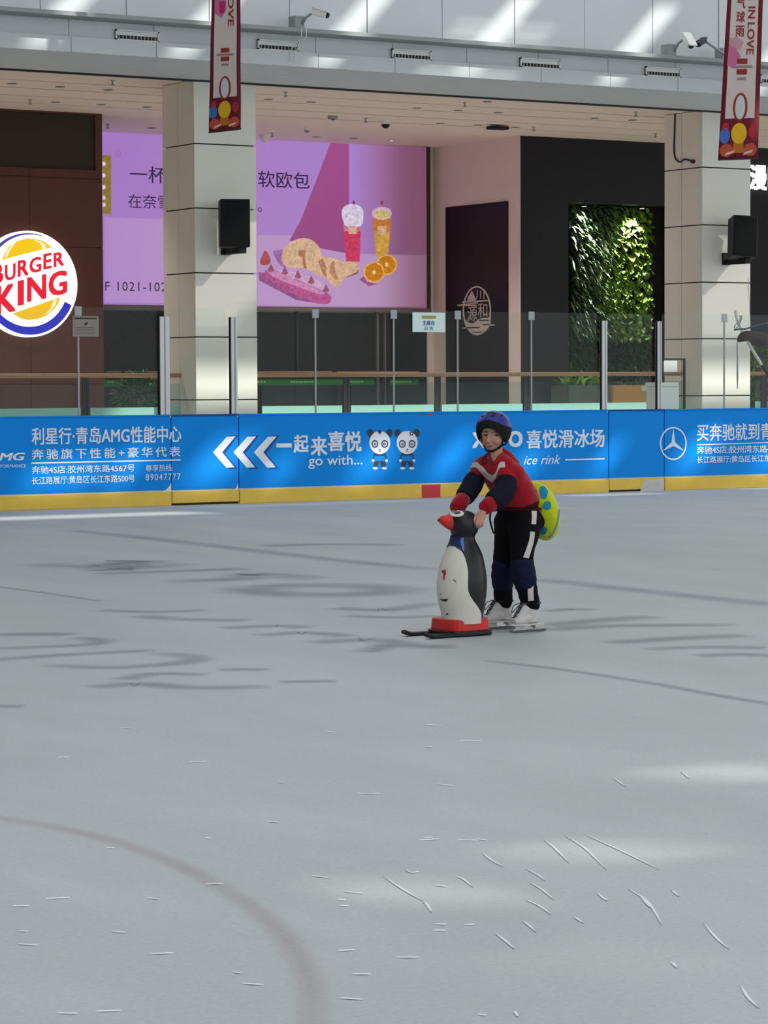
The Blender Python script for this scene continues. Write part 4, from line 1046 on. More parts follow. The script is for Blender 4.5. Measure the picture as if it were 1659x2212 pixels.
bush('potted_bush', onY(1652, 840, 4.9), 0.3, 0.25, 0.3, 380, M_BUSH, 'green potted bush at the right edge behind the railing')
bush('potted_plant', onY(1645, 768, 6.6), 0.25, 0.22, 0.22, 260, M_IVY, 'bright leafed plant beside the right column', w=(0.03, 0.05))
def planter(px0, px1, pyt, Y, label, m, tagc=None, dep=0.45):
    a = onY(px0, pyt, Y); b = onY(px1, pyt, Y)
    t = thing('planter_box', ((a.x + b.x) / 2, Y + dep / 2, ZF), label, 'planter')
    zt_ = onY((px0 + px1) / 2, pyt, Y).z
    MB().box(a.x, b.x, Y, Y + 0.03, ZF, zt_).build('front_board', m, t, bevel=0.005)
    MB().box(a.x, a.x + 0.03, Y + 0.03, Y + dep, ZF, zt_).build('side_board', m, t); MB().box(b.x - 0.03, b.x, Y + 0.03, Y + dep, ZF, zt_).build('side_board', m, t)
    MB().box(a.x, b.x, Y + dep, Y + dep + 0.03, ZF, zt_).build('back_board', m, t)
    MB().box(a.x + 0.03, b.x - 0.03, Y + 0.03, Y + dep, zt_ - 0.08, zt_ - 0.05).build('soil', mat('soil', srgb(40, 32, 26), 0.95), t)
    return t, a, b, zt_
M_ORANGE = mat('orange wood', srgb(196, 136, 62), 0.6, var=0.1, scale=8)
t, a, b, z_ = planter(1325, 1408, 832, 6.3, 'orange brown planter box in front of the planted niche', M_ORANGE)
q0, q1 = onY(1386, 844, 6.29), onY(1407, 834, 6.29)
MB().box(q0.x, q1.x, 6.292, 6.3, q0.z, q1.z).build('white_label', M_SCUFF, t)
mb = MB()
for i in range(90):
    p = Vector((rl.uniform(a.x + 0.05, b.x - 0.05), rl.uniform(6.35, 6.7), z_ - 0.05))
    leaf(mb, p, Vector((rl.uniform(-0.6, 0.6), rl.uniform(-0.6, 0.3), 1)), rl.uniform(0.08, 0.16), rl.uniform(0.02, 0.04), 0.5)
mb.build('foliage', M_FICUS, t, fix=False, kind='stuff')
t, a, b, z_ = planter(1229, 1318, 832.5, 6.35, 'grey planter box left of the orange planter', mat('grey planter', srgb(92, 92, 88), 0.6))
mb = MB()
for i in range(70):
    p = Vector((rl.uniform(a.x + 0.05, b.x - 0.05), rl.uniform(6.4, 6.75), z_ - 0.05))
    leaf(mb, p, Vector((rl.uniform(-0.6, 0.6), rl.uniform(-0.6, 0.3), 1)), rl.uniform(0.15, 0.32), rl.uniform(0.025, 0.05), 0.5)
mb.build('foliage', M_IVY, t, fix=False, kind='stuff')
# white bin, notice frame beside the right column
a, b = onY(1428, 872, 2.0), onY(1467, 826, 2.0)
t = thing('storage_box', ((a.x + b.x) / 2, 2.15, ZF), 'white lidded box on the floor left of the right column', 'box')
MB().box(a.x, b.x, 2.0, 2.35, ZF, b.z - 0.06).build('box_body', mat('white plastic', srgb(226, 236, 230), 0.5), t, bevel=0.01)
MB().box(a.x - 0.01, b.x - 0.01, 1.99, 2.36, b.z - 0.06, b.z).build('lid', MATS['white plastic'], t, bevel=0.012)
a, b = onY(1430, 880, 2.5), onY(1480, 774, 2.5)
t = thing('display_stand', ((a.x + b.x) / 2, 2.5, ZF), 'thin black frame stand holding a white board', 'stand')
for x0, x1, z0, z1 in ((a.x, a.x + 0.025, ZF, b.z), (b.x - 0.025, b.x, ZF, b.z), (a.x, b.x, b.z - 0.025, b.z)):
    MB().box(x0, x1, 2.49, 2.52, z0, z1).build('frame_bar', M_BLK, t)
MB().box(a.x + 0.03, onY(1463, 790, 2.5).x, 2.5, 2.51, onY(1450, 803, 2.5).z, onY(1450, 779, 2.5).z).build('white_board', M_WHITE, t)
MB().box(a.x, b.x, 2.4, 2.62, ZF, ZF + 0.02).build('foot_plate', M_BLK, t)

# lit shop lettering at the right edge
st_ = thing('shop_sign', onY(1660, 410, YB), 'glowing white shop characters beside the right column', 'sign')
ao = onY(1619, 410, YB - 0.08); bo = onY(1657, 357, YB - 0.08)
for ch, x0 in (('漫', ao.x), ('咖', bo.x + 0.02), ('啡', 2 * bo.x - ao.x + 0.04)):
    text_on(ch, 'lettering', mat('sign letter white', (1, 1, 0.97), 0.4, emit=2.0), st_, Vector((x0, YB - 0.08, ao.z)), Vector((bo.x - ao.x, 0, 0)), Vector((0, 0, bo.z - ao.z)), 0.05)
MB().box(ao.x - 0.02, ao.x + 3, YB - 0.05, YB, (ao.z + bo.z) / 2 - 0.03, (ao.z + bo.z) / 2 + 0.03).build('mounting_rail', M_BLK, st_)
# gear leaning in the walkway at the right edge
t = thing('leaning_pole', (onY(1659, 850, 1.2).x, 1.2, ZF), 'white bent pole leaning in front of the right column', 'pole')
pts = [onY(x, y, 1.2) for x, y in ((1589, 670), (1590, 680), (1594, 695), (1604, 716), (1622, 750), (1645, 788), (1662, 815), (1700, 880))]
MB().tube(spline(pts[:6], 5), 0.021, 10).build('white_shaft', M_WHITE, t, smooth=True)
MB().tube(spline(pts[5:], 4), 0.022, 10).build('dark_grip', mat('maroon grip', srgb(60, 34, 30), 0.7), t, smooth=True)
t = thing('cloth_hat', onY(1625, 740, 0.9), 'dark cloth hat with a blue strap hung over the walkway', 'hat')
out = [(1592, 737), (1594, 727), (1600, 718), (1612, 714), (1628, 716), (1645, 717), (1659, 722), (1664, 740), (1655, 752), (1640, 752), (1628, 738), (1612, 735), (1602, 737), (1596, 740)]
c0 = onY(1628, 733, 0.9); o1 = [onY(x, y, 0.9) for x, y in out]
mid = [c0.lerp(p, 0.75) + Vector((0, -0.09, 0.01)) for p in o1]; mid2 = [c0.lerp(p, 0.75) + Vector((0, 0.09, 0.01)) for p in o1]
MB().loft([[c0.lerp(p, 0.3) + Vector((0, 0.13, 0)) for p in o1], mid2, o1, mid, [c0.lerp(p, 0.3) + Vector((0, -0.13, 0)) for p in o1]]).build('hat_crown', mat('dark felt', srgb(58, 50, 46), 0.9), t, smooth=True)
MB().tube(spline([onY(x, y, 0.88) for x, y in ((1586, 713), (1598, 711), (1612, 710), (1632, 704), (1659, 697))], 5), 0.012, 8).build('blue_strap', mat('blue strap', srgb(50, 80, 110), 0.7), t, smooth=True)
MB().tube(spline([onY(x, y, 0.86) for x, y in ((1603, 682), (1594, 697), (1587, 704), (1588, 709), (1594, 705), (1602, 688), (1597, 682))], 5), 0.008, 8).build('grey_loop', M_LEDGE, t, smooth=True)
MB().tube([onY(1592, 738, 0.9), onY(1593, 770, 0.9), onY(1593, 815, 0.9), onY(1593, 840, 0.9)], [0.008, 0.009, 0.013, 0.005], 8).build('hanging_strap', M_LEDGE, t, smooth=True)
MB().tube([onY(1622, 716, 0.9), onY(1618, 600, 0.9) + Vector((0, 0.02, 0.0))], 0.004, 6).build('wire', M_LEDGE, t)

# ------------------------------------------------------------------ lines, grey strokes and scratches on the ice
def soft_mat(name, col, a):
    m = D.materials.new(name); m.use_nodes = True; t = m.node_tree; b = t.nodes['Principled BSDF']
    b.inputs['Base Color'].default_value = (*col, 1); b.inputs['Roughness'].default_value = 0.5; b.inputs['Specular IOR Level'].default_value = 0.25
    uv = t.nodes.new('ShaderNodeUVMap'); s_ = t.nodes.new('ShaderNodeSeparateXYZ'); t.links.new(uv.outputs[0], s_.inputs[0])
    def mth(op, *ins):
        n = t.nodes.new('ShaderNodeMath'); n.operation = op; n.use_clamp = False
        for i, v in enumerate(ins):
            if isinstance(v, (int, float)): n.inputs[i].default_value = v
            else: t.links.new(v, n.inputs[i])
        return n.outputs[0]
    v = mth('SUBTRACT', mth('MULTIPLY', s_.outputs['Y'], 2.0), 1.0)
    f = mth('SUBTRACT', 1.0, mth('MULTIPLY', v, v)); f = mth('MULTIPLY', f, f)
    u = mth('SUBTRACT', mth('MULTIPLY', s_.outputs['X'], 2.0), 1.0); u2 = mth('MULTIPLY', u, u); e = mth('SUBTRACT', 1.0, mth('MULTIPLY', u2, mth('MULTIPLY', u2, u2)))
    g = t.nodes.new('ShaderNodeTexCoord'); n = t.nodes.new('ShaderNodeTexNoise'); n.inputs['Scale'].default_value = 2.2; n.inputs['Detail'].default_value = 4
    t.links.new(g.outputs['Object'], n.inputs['Vector'])
    nz_ = mth('ADD', 0.45, mth('MULTIPLY', n.outputs['Fac'], 1.0))
    al = mth('MULTIPLY', mth('MULTIPLY', f, e), mth('MULTIPLY', nz_, a))
    t.links.new(al, b.inputs['Alpha']); return m
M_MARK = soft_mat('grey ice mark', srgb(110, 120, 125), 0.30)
M_BLINE = soft_mat('blue line under ice', srgb(100, 125, 155), 0.26)
M_RLINE = soft_mat('red line under ice', srgb(168, 112, 114), 0.17)
mk = [0]
def stroke(pts, w, m, nm, closed=False, sub=8):
    """soft stroke lying on the ice; pts are pixels on the ice plane, w the half width in metres"""
    P = [onZ(x, y, 0) for x, y in pts]; P = spline([tuple(p) for p in P], sub, closed); w *= 1.35
    n = len(P); mk[0] += 1; z = 0.0008 + 0.00015 * (mk[0] % 8)
    vs, uvs = [], []
    for i in range(n + (1 if closed else 0)):
        p = P[i % n]; a = P[(i - 1) % n] if (closed or i) else p; b = P[(i + 1) % n] if (closed or i < n - 1) else p
        tdir = (b - a); tdir.z = 0; tdir.normalize(); s_ = Vector((-tdir.y, tdir.x, 0))
        u = 0.5 if closed else i / (n - 1)
        for v in (0, 1): vs.append(Vector((p.x, p.y, z)) + s_ * (w * (2 * v - 1))); uvs.append((u, v))
    fs = [(2*i, 2*i+2, 2*i+3, 2*i+1) for i in range(len(vs) // 2 - 1)]
    me = D.meshes.new(nm); me.from_pydata([tuple(v) for v in vs], [], fs); me.materials.append(m)
    ul = me.uv_layers.new(name='UVMap')
    for lp in me.loops: ul.data[lp.index].uv = uvs[lp.vertex_index]
    return link(me, nm, ice)
stroke([(140, 1144), (400, 1172), (700, 1207), (948, 1232)], 0.16, M_BLINE, 'painted_line')
stroke([(1150, 1250), (1400, 1278), (1700, 1310)], 0.16, M_BLINE, 'painted_line')
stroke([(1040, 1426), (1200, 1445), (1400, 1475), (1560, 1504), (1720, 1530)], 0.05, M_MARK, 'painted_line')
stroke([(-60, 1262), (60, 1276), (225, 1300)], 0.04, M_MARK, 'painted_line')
stroke([(-150, 1755), (0, 1768), (180, 1800), (330, 1846), (450, 1902), (550, 1965), (620, 2030), (665, 2110), (675, 2200), (650, 2300)], 0.045, M_RLINE, 'painted_circle')
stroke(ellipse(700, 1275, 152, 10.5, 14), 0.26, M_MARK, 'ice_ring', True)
for p, w in (([(60, 1218), (200, 1224), (310, 1212), (230, 1230), (420, 1216)], 0.25), ([(200, 1240), (380, 1234), (540, 1228)], 0.16), ([(350, 1257), (520, 1250), (560, 1241), (700, 1252)], 0.22),
             ([(210, 1318), (330, 1322), (450, 1318)], 0.11), ([(290, 1330), (400, 1338), (545, 1340)], 0.13), ([(470, 1358), (600, 1352), (670, 1357)], 0.12), ([(550, 1374), (660, 1367), (760, 1376)], 0.11),
             ([(-40, 1372), (100, 1370), (160, 1372)], 0.13), ([(-40, 1402), (80, 1398), (200, 1392), (210, 1382), (150, 1378)], 0.10), ([(-40, 1428), (120, 1416), (345, 1404)], 0.10),
             ([(90, 1436), (240, 1442), (390, 1432), (420, 1420), (330, 1410)], 0.11), ([(190, 1486), (300, 1478), (420, 1486), (590, 1483)], 0.11), ([(260, 1470), (330, 1456), (450, 1458)], 0.09),
             ([(470, 1448), (530, 1446), (580, 1448)], 0.08), ([(600, 1474), (680, 1472), (730, 1472)], 0.07), ([(660, 1390), (800, 1382), (905, 1396), (990, 1397)], 0.14), ([(790, 1410), (815, 1402), (835, 1392)], 0.10),
             ([(715, 1313), (830, 1318), (940, 1302)], 0.14), ([(740, 1330), (860, 1334), (950, 1330)], 0.10), ([(1170, 1352), (1300, 1340), (1420, 1332)], 0.16), ([(1180, 1362), (1330, 1352), (1600, 1350)], 0.13),
             ([(1310, 1390), (1450, 1380), (1620, 1372)], 0.14), ([(1390, 1404), (1520, 1398), (1660, 1400)], 0.11), ([(1500, 1418), (1600, 1414), (1720, 1420)], 0.11), ([(-60, 1524), (0, 1526), (55, 1526)], 0.07),
             ([(560, 1180), (700, 1176), (880, 1178)], 0.18), ([(1180, 1322), (1230, 1316), (1290, 1318)], 0.10)):
    stroke(p, w, M_MARK, 'ice_mark')
M_FROST = mat('frosted scratch', (0.95, 0.97, 0.98), 0.35, 0.6)
def scratch(mb, pts, w):
    P = [onZ(x, y, 0) for x, y in pts]; P = spline([tuple(p) for p in P], 4)
    o = len(mb.v); n = len(P)
    for i, p in enumerate(P):
        t = (P[min(i+1, n-1)] - P[max(i-1, 0)]).normalized(); s_ = Vector((-t.y, t.x, 0)); ww = w * math.sin(math.pi * (0.06 + 0.88 * i / (n - 1)))
        mb.v += [Vector((p.x, p.y, 0.0022)) - s_ * ww, Vector((p.x, p.y, 0.004)), Vector((p.x, p.y, 0.0022)) + s_ * ww]
    for i in range(n - 1):
        a = o + 3 * i; mb.f += [(a, a+1, a+4, a+3), (a+1, a+2, a+5, a+4)]
sm = MB()
for p in (((828, 1894), (870, 1922), (915, 1948)), ((915, 1948), (925, 1960), (932, 1972)), ((1040, 1842), (1060, 1858), (1088, 1874)), ((1174, 1814), (1200, 1835), (1230, 1866)), ((1220, 1806), (1264, 1834), (1310, 1880)),
          ((1262, 1803), (1340, 1838), (1425, 1880)), ((985, 1895), (1000, 1900), (1022, 1918)), ((1135, 1945), (1165, 1958), (1192, 1978)), ((1128, 1990), (1140, 1998), (1158, 2015)), ((1136, 1878), (1160, 1890), (1178, 1904)),
          ((1145, 1908), (1170, 1922), (1196, 1945)), ((1290, 1930), (1302, 1940), (1312, 1948)), ((1385, 1940), (1395, 1950), (1404, 1962)), ((1240, 1982), (1250, 1988), (1262, 1996)), ((1520, 1995), (1545, 2025), (1575, 2052)),
          ((1070, 2018), (1090, 2032), (1112, 2052)), ((1600, 2130), (1615, 2155), (1640, 2180)), ((1325, 1682), (1338, 1690), (1352, 1700)), ((1470, 1668), (1480, 1674), (1488, 1682)), ((1450, 2080), (1455, 2084), (1462, 2092)),
          ((875, 1878), (888, 1886), (905, 1884)), ((1355, 1920), (1400, 1950), (1430, 2000)), ((1450, 1922), (1458, 1930), (1468, 1938)), ((1110, 2186), (1114, 2190), (1118, 2198))):
    scratch(sm, p, 0.0042)
for i in range(42):                                                    # pale short skate cuts all over
    x, y = rl.uniform(20, 1100), rl.uniform(1560, 2200); L_ = rl.uniform(14, 55); s_ = rl.uniform(-0.06, 0.14)
    scratch(sm, ((x, y), (x + L_ / 2, y + s_ * L_ / 2), (x + L_, y + s_ * L_)), 0.0045)
sm.build('skate_scratches', M_FROST, ice, fix=False, kind='stuff')

# ------------------------------------------------------------------ the skater's place on the ice
PO = onZ(1110, 1362, 0)
_vd = PO - CAM; _vd.z = 0; _vd.normalize()
NN = -_vd                                     # horizontally towards the viewer
AA = Vector((0, 0, 1)).cross(NN).normalized() # horizontally to the right
ZZ = Vector((0, 0, 1))
def J(px, py, n=0.0):
    r = ray(px, py); return CAM + r * (((PO + NN * n) - CAM).dot(NN) / r.dot(NN))
PXM = 0.00268                                 # metres per pixel at the skater
def ad(al): return NN * math.cos(math.radians(al)) + AA * math.sin(math.radians(al))   # horizontal direction, 0 = to the viewer, 90 = right
def remesh(mb, vox, smooth=6, fac=0.5, noise_amp=0.0, noise_scale=8.0):
    me = mb.mesh('tmp', None); o = D.objects.new('tmp', me); COL.objects.link(o)
    bm = bmesh.new(); bm.from_mesh(me); bmesh.ops.recalc_face_normals(bm, faces=bm.faces); bm.to_mesh(me); bm.free()
    r = o.modifiers.new('r', 'REMESH'); r.mode = 'VOXEL'; r.voxel_size = vox
    if smooth:
        s_ = o.modifiers.new('s', 'SMOOTH'); s_.iterations = smooth; s_.factor = fac
    out = D.meshes.new_from_object(o.evaluated_get(bpy.context.evaluated_depsgraph_get()))
    D.objects.remove(o); D.meshes.remove(me)
    if noise_amp:
        nr = [v.normal.copy() for v in out.vertices]
        for v, n in zip(out.vertices, nr):
            v.co += n * (noise.noise(v.co * noise_scale) * noise_amp + noise.noise(v.co * noise_scale * 2.3) * noise_amp * 0.4)
    return out
def bvh_of(me): return BVHTree.FromPolygons([v.co.copy() for v in me.vertices], [tuple(p.vertices) for p in me.polygons])
def hit(bv, px, py, off):
    r = ray(px, py).normalized(); h = bv.ray_cast(CAM, r)
    if h[0] is None: return None
    n = h[1] if h[1].dot(r) < 0 else -h[1]
    return h[0] + n * off
def decal_strip(bv, L, Rr, off, n=10, m=4):
    """a band lying on a surface, between the pixel polylines L and Rr"""
    L = spline(L, n); Rr = spline(Rr, n); rows = []
    for (x0, y0), (x1, y1) in zip(L, Rr):
        row = [hit(bv, x0 + (x1 - x0) * k / m, y0 + (y1 - y0) * k / m, off) for k in range(m + 1)]
        if all(row): rows.append(row)
    return MB().loft(rows, cap=False, closed=False)
def decal_poly(bv, pts, off, rings=2):
    cx_ = sum(p[0] for p in pts) / len(pts); cy_ = sum(p[1] for p in pts) / len(pts)
    mb = MB(); c = hit(bv, cx_, cy_, off); k = len(pts); lay = []
    for i in range(1, rings + 1):
        lay.append([hit(bv, cx_ + (x - cx_) * i / rings, cy_ + (y - cy_) * i / rings, off) for x, y in pts])
    mb.v.append(c); o = 1
    for l in lay: mb.v += [q if q is not None else c for q in l]
    mb.f += [(0, 1 + i, 1 + (i + 1) % k) for i in range(k)]
    for j in range(rings - 1):
        a = 1 + j * k; b = a + k
        mb.f += [(a + i, b + i, b + (i + 1) % k, a + (i + 1) % k) for i in range(k)]
    return mb

# ------------------------------------------------------------------ penguin skating aid
M_PBLK = mat('glossy black plastic', srgb(26, 26, 28), 0.4, 0.4, var=0.25, scale=20)
M_PWHT = mat('worn white plastic', srgb(226, 220, 208), 0.5, 0.3, var=0.07, scale=30)
M_PRED = mat('worn red plastic', srgb(212, 50, 44), 0.5, 0.35, var=0.18, scale=35)
M_PNAV = mat('navy scarf paint', srgb(30, 46, 88), 0.5)
M_PLBL = mat('light blue scarf paint', srgb(84, 124, 186), 0.5)
NP = 0.30
PF = -52.0                                   # where the penguin faces
prow = [(1102, 994, 1004), (1104, 984, 1015), (1110, 970, 1025), (1118, 966.5, 1030), (1128, 966.5, 1033), (1138, 969, 1034), (1148, 973, 1032), (1157, 975, 1026.5), (1165, 974, 1026.5), (1180, 968, 1034), (1195, 961, 1041),
        (1210, 954, 1045.5), (1228, 949, 1049), (1246, 946, 1051.5), (1264, 944.5, 1052), (1283, 945, 1051), (1304, 948.5, 1048), (1325, 954, 1045), (1345, 957, 1041), (1358, 960, 1040)]
pc0 = [(y, (l + r) / 2, (r - l) / 2) for y, l, r in prow]
py_c = [(y, c) for y, c, w in pc0]; py_w = [(y, w) for y, c, w in pc0]
def smooth_tab(tab, y):                      # Catmull-Rom read of a table
    for i in range(len(tab) - 1):
        if y <= tab[i + 1][0] or i == len(tab) - 2:
            (x0, a), (x1, b), (x2, c), (x3, d) = tab[max(i-1, 0)], tab[i], tab[i+1], tab[min(i+2, len(tab)-1)]
            t = max(0, min(1, (y - x1) / (x2 - x1)))
            return 0.5 * ((2*b) + (c-a)*t + (2*a-5*b+4*c-d)*t*t + (3*b-a-3*c+d)*t**3)
def psurf(y, al, k=1.0, off=0.0):
    c = J(smooth_tab(py_c, y), y, NP); R_ = (J(smooth_tab(py_c, y) + smooth_tab(py_w, y), y, NP) - c).length
    return c + ad(al) * (R_ * k + off)
pg = thing('penguin_skating_aid', onZ(996, 1371, 0), 'black and white penguin skating aid with red beak, held by the skater', 'skating aid')
ysm = [1102 + 243 * i / 70 for i in range(71)]
MB().loft([[psurf(y, 360 * k / 48) for k in range(48)] for y in ysm]).build('penguin_body', M_PBLK, pg, smooth=True)
th = [(1176, 4), (1179, 24), (1184, 42), (1192, 51), (1205, 60), (1228, 66), (1255, 66), (1275, 68), (1290, 77), (1307, 94), (1325, 112), (1345, 120), (1358, 122)]
ys2 = [1176 + 169 * i / 52 for i in range(53)]
bel = MB().loft([[psurf(y, PF + smooth_tab(th, y) * (2 * k / 28 - 1), 1.0, 0.0035) for k in range(29)] for y in ys2], cap=False, closed=False).build('belly', M_PWHT, pg, smooth=True, fix=False)
# scarf
def lowy(al): return lerp_tab([(-150, 1176), (-100, 1184), (-60, 1177), (-30, 1178), (0, 1189), (4, 1190)], al)
rows = []
for i in range(13):
    rows.append([psurf(1157 + (lowy(-140 + 144 * k / 26) - 1157) * i / 12, -140 + 144 * k / 26, 1.0, 0.007) for k in range(27)])
MB().loft(rows, cap=False, closed=False).build('scarf', M_PNAV, pg, smooth=True, fix=False)
rows = []
for i in range(9):
    t_ = i / 8; y = 1160 + 28 * t_; a0 = -12 + 6 * t_ + 9 * abs(t_ - 0.35); rows.append([psurf(y, a0 + (4 - a0) * k / 6, 1.0, 0.009) for k in range(7)])
MB().loft(rows, cap=False, closed=False).build('scarf_end', M_PLBL, pg, smooth=True, fix=False)
# beak
hc = J(999, 1124, NP); bd = (ad(-64) + ZZ * 0.0).normalized(); bs_ = bd.cross(ZZ).normalized()
bk_r = []
for t_, rz, rs, dz in ((0.055, 0.046, 0.045, -0.004), (0.085, 0.042, 0.042, -0.004), (0.11, 0.033, 0.034, 0.001), (0.13, 0.023, 0.026, 0.005), (0.145, 0.013, 0.015, 0.006), (0.150, 0.004, 0.005, 0.006)):
    bk_r.append([hc + bd * t_ + ZZ * (dz + rz * math.sin(6.28318 * k / 18) * (1.15 if math.sin(6.28318 * k / 18) < 0 else 0.95)) + bs_ * (rs * math.cos(6.28318 * k / 18)) for k in range(18)])
bko = MB().loft(bk_r).build('beak', M_PRED, pg, smooth=True)
MB().ell(hc + bd * 0.149 + ZZ * 0.004, 0.007, 0.007, 0.008).build('beak_scuff', M_PBLK, bko, smooth=True)
# eyes
body_bv = BVHTree.FromPolygons([psurf(y, 360 * k / 48) for y in ysm for k in range(48)], [(i*48+k, i*48+(k+1) % 48, (i+1)*48+(k+1) % 48, (i+1)*48+k) for i in range(70) for k in range(48)])
def pdecal(pts, off, nm, m, parent=pg, bv=None): return decal_poly(bv or body_bv, pts, off).build(nm, m, parent, smooth=True, fix=False)
e1 = pdecal(ellipse(987.5, 1110.3, 14.6, 6.6, 24), 0.004, 'eye', M_PWHT)
pdecal(ellipse(987.5, 1108.6, 7.4, 3.0, 18), 0.006, 'pupil', M_PBLK, e1)
rows = []                                     # the far eye
for ro, nm, m in ((1.0, 'eye', M_PWHT), (0.5, 'pupil', M_PBLK)):
    P = [psurf(1111 + 6 * ro * math.sin(6.28318 * k / 20), -118 + 24 * ro * math.cos(6.28318 * k / 20), 1.0, 0.004 if ro == 1 else 0.006) for k in range(20)]
    MB().add([psurf(1111, -118, 1.0, 0.006 if ro == 1 else 0.008)] + P, [(0, 1 + k, 1 + (k + 1) % 20) for k in range(20)]).build(nm, m, pg, fix=False)
# number and scuffs on the belly
pdecal([(957, 1232), (964.5, 1231), (965, 1238), (962.5, 1246), (962, 1252.5), (958.5, 1252), (959, 1244), (960, 1237.5), (956, 1235)], 0.0065, 'number_one', mat('red paint number', srgb(196, 44, 66), 0.5), bel)
for pts in ([(951, 1292), (956, 1294), (963, 1293.5), (969, 1293), (966, 1299), (959, 1298.5), (955, 1296)], [(965, 1325), (970, 1324), (969, 1328), (966, 1328)], [(978, 1251), (984, 1254), (987, 1258), (983, 1256)], [(952, 1281), (954, 1283), (953, 1286)]):
    pdecal(pts, 0.0062, 'scuff', M_DARK, bel)
# red feet block and black sled
pb = onZ(993, 1371, 0); pf = ad(PF); ps = pf.cross(ZZ).normalized()
def slab(prof, z0, z1, taper=1.0, nz=2):
    rows = []
    for i in range(nz + 1):
        t_ = i / nz; k = 1 + (taper - 1) * t_; rows.append([pb + pf * (x * k) + ps * (y * k) + ZZ * (z0 + (z1 - z0) * t_) for x, y in prof])
    return MB().loft(rows)
def rrect(x0, x1, w, r, n=5):
    o = []
    for cx_, cy_, a0 in ((x1 - r, w - r, 0), (x0 + r, w - r, 90), (x0 + r, -w + r, 180), (x1 - r, -w + r, 270)):
        for k in range(n + 1):
            a = math.radians(a0 + 90 * k / n); o.append((cx_ + r * math.cos(a), cy_ + r * math.sin(a)))
    return o
slab(rrect(-0.142, 0.138, 0.143, 0.08), 0.03, 0.098, 0.965, 4).build('foot_block', M_PRED, pg, smooth=False, bevel=0.007)
slab(rrect(-0.15, 0.148, 0.147, 0.06), 0.006, 0.034, 1.0).build('sled', M_PBLK, pg, bevel=0.006)
for s_ in (-1, 1):
    pth = [pb + pf * x + ps * (s_ * 0.105) + ZZ * z for x, z in ((-0.13, 0.012), (0.1, 0.012), (0.2, 0.012), (0.26, 0.013), (0.29, 0.018), (0.315, 0.026))]
    MB().tube(spline([tuple(p) for p in pth], 4), (0.013, 0.03), 12).build('runner', M_PBLK, pg, smooth=True)

# ------------------------------------------------------------------ the skater
M_SKIN = mat('skin', srgb(186, 140, 122), 0.55, 0.3, var=0.04, scale=40)
M_JRED = mat('red fleece jacket', srgb(158, 18, 34), 0.85, 0.15, var=0.14, scale=60, sheen=0.2)
M_JBAND = mat('dark red rib knit', srgb(72, 18, 22), 0.9, 0.1)
M_TROU = mat('black trousers', srgb(17, 16, 18), 0.9, 0.12)
M_NAVY = mat('navy pad cloth', srgb(22, 28, 54), 0.85, 0.15, var=0.2, scale=50)
M_NAVY2 = mat('black navy pad cloth', srgb(26, 24, 40), 0.85, 0.15, var=0.2, scale=50)
M_STRIPE = mat('white stripe', srgb(206, 196, 192), 0.8, var=0.08, scale=60)
M_HAIR = mat('black hair', srgb(18, 15, 14), 0.6)
M_HELM = mat('violet helmet shell', srgb(58, 56, 140), 0.4, 0.3, var=0.22, scale=22)
M_LINER = mat('black helmet foam', srgb(18, 17, 18), 0.85)
M_STRAP = mat('dark brown strap', srgb(40, 26, 26), 0.8)
M_BOOT = mat('white skate leather', srgb(208, 204, 200), 0.55, 0.3, var=0.1, scale=25)
M_LACE = mat('grey lace', srgb(66, 64, 68), 0.8)
M_BLADE = mat('steel blade', srgb(96, 98, 102), 0.35, 0.4, metal=0.3)

kid = thing('person', PO, 'child in violet helmet and red jacket leaning on the penguin skating aid', 'person')
fc = ad(-45); lc = ad(45)                      # chest: forwards and to the child's left
fh_ = ad(-38); lh_ = ad(52)                    # hips
def ering(c, w, d, f, l, tilt=0.0, n=28, sq=1.0):
    up_ = (ZZ + f * tilt).normalized(); f2 = (f - up_ * f.dot(up_)).normalized()
    o = []
    for k in range(n):
        a = 6.28318 * k / n; ca, sa = math.cos(a), math.sin(a)
        ca = math.copysign(abs(ca) ** sq, ca); sa = math.copysign(abs(sa) ** sq, sa)
        o.append(c + l * (w * ca) + f2 * (d * sa))
    return o
def limb(mb, pts, rad, seg=16, sub=6):
    P = spline([tuple(p) for p in pts], sub); R_ = []
    n = len(rad) - 1
    for i in range(len(P)):
        t_ = i / (len(P) - 1) * n; k = min(int(t_), n - 1); u = t_ - k; u = u * u * (3 - 2 * u); R_.append(rad[k] + (rad[k + 1] - rad[k]) * u)
    mb.tube(P, R_, seg)
    mb.ell(P[0], R_[0], R_[0], R_[0]); mb.ell(P[-1], R_[-1], R_[-1], R_[-1])
    return P
SHL, ELL, WRL = J(1094, 1009, 0.12), J(1089, 1062, 0.20), J(1047, 1098, 0.30)
SHR, ELR, WRR = J(1037, 1011, -0.01), J(1018, 1052, 0.05), J(986, 1098, 0.165)
HIL, KNL, ANL = J(1134, 1128, 0.05), J(1128, 1220, 0.13), J(1146, 1302, 0.09)
HIR, KNR, ANR = J(1104, 1128, -0.06), J(1087, 1224, -0.03), J(1087, 1298, -0.11)
NK = J(1070, 988, 0.10)
HC = J(1065, 936, 0.125)                       # middle of the skull
yh = -20
fh = (ad(yh) + ZZ * -0.10).normalized(); rh = (ad(yh + 90)); uh = rh.cross(fh).normalized(); uh = uh if uh.z > 0 else -uh
def hp(x, y, z): return HC + rh * x + uh * y + fh * z
body = MB()
HX = (rh, fh, uh)
body.ell(hp(0, 0.022, -0.012), 0.074, 0.088, 0.086, HX, 24, 16)      # skull
body.ell(hp(0, -0.022, 0.018), 0.063, 0.062, 0.062, HX, 24, 16)      # face
body.ell(hp(0, -0.056, 0.030), 0.043, 0.042, 0.036, HX, 20, 12)      # jaw
body.ell(hp(0, -0.078, 0.050), 0.017, 0.016, 0.014, HX, 14, 8)       # chin
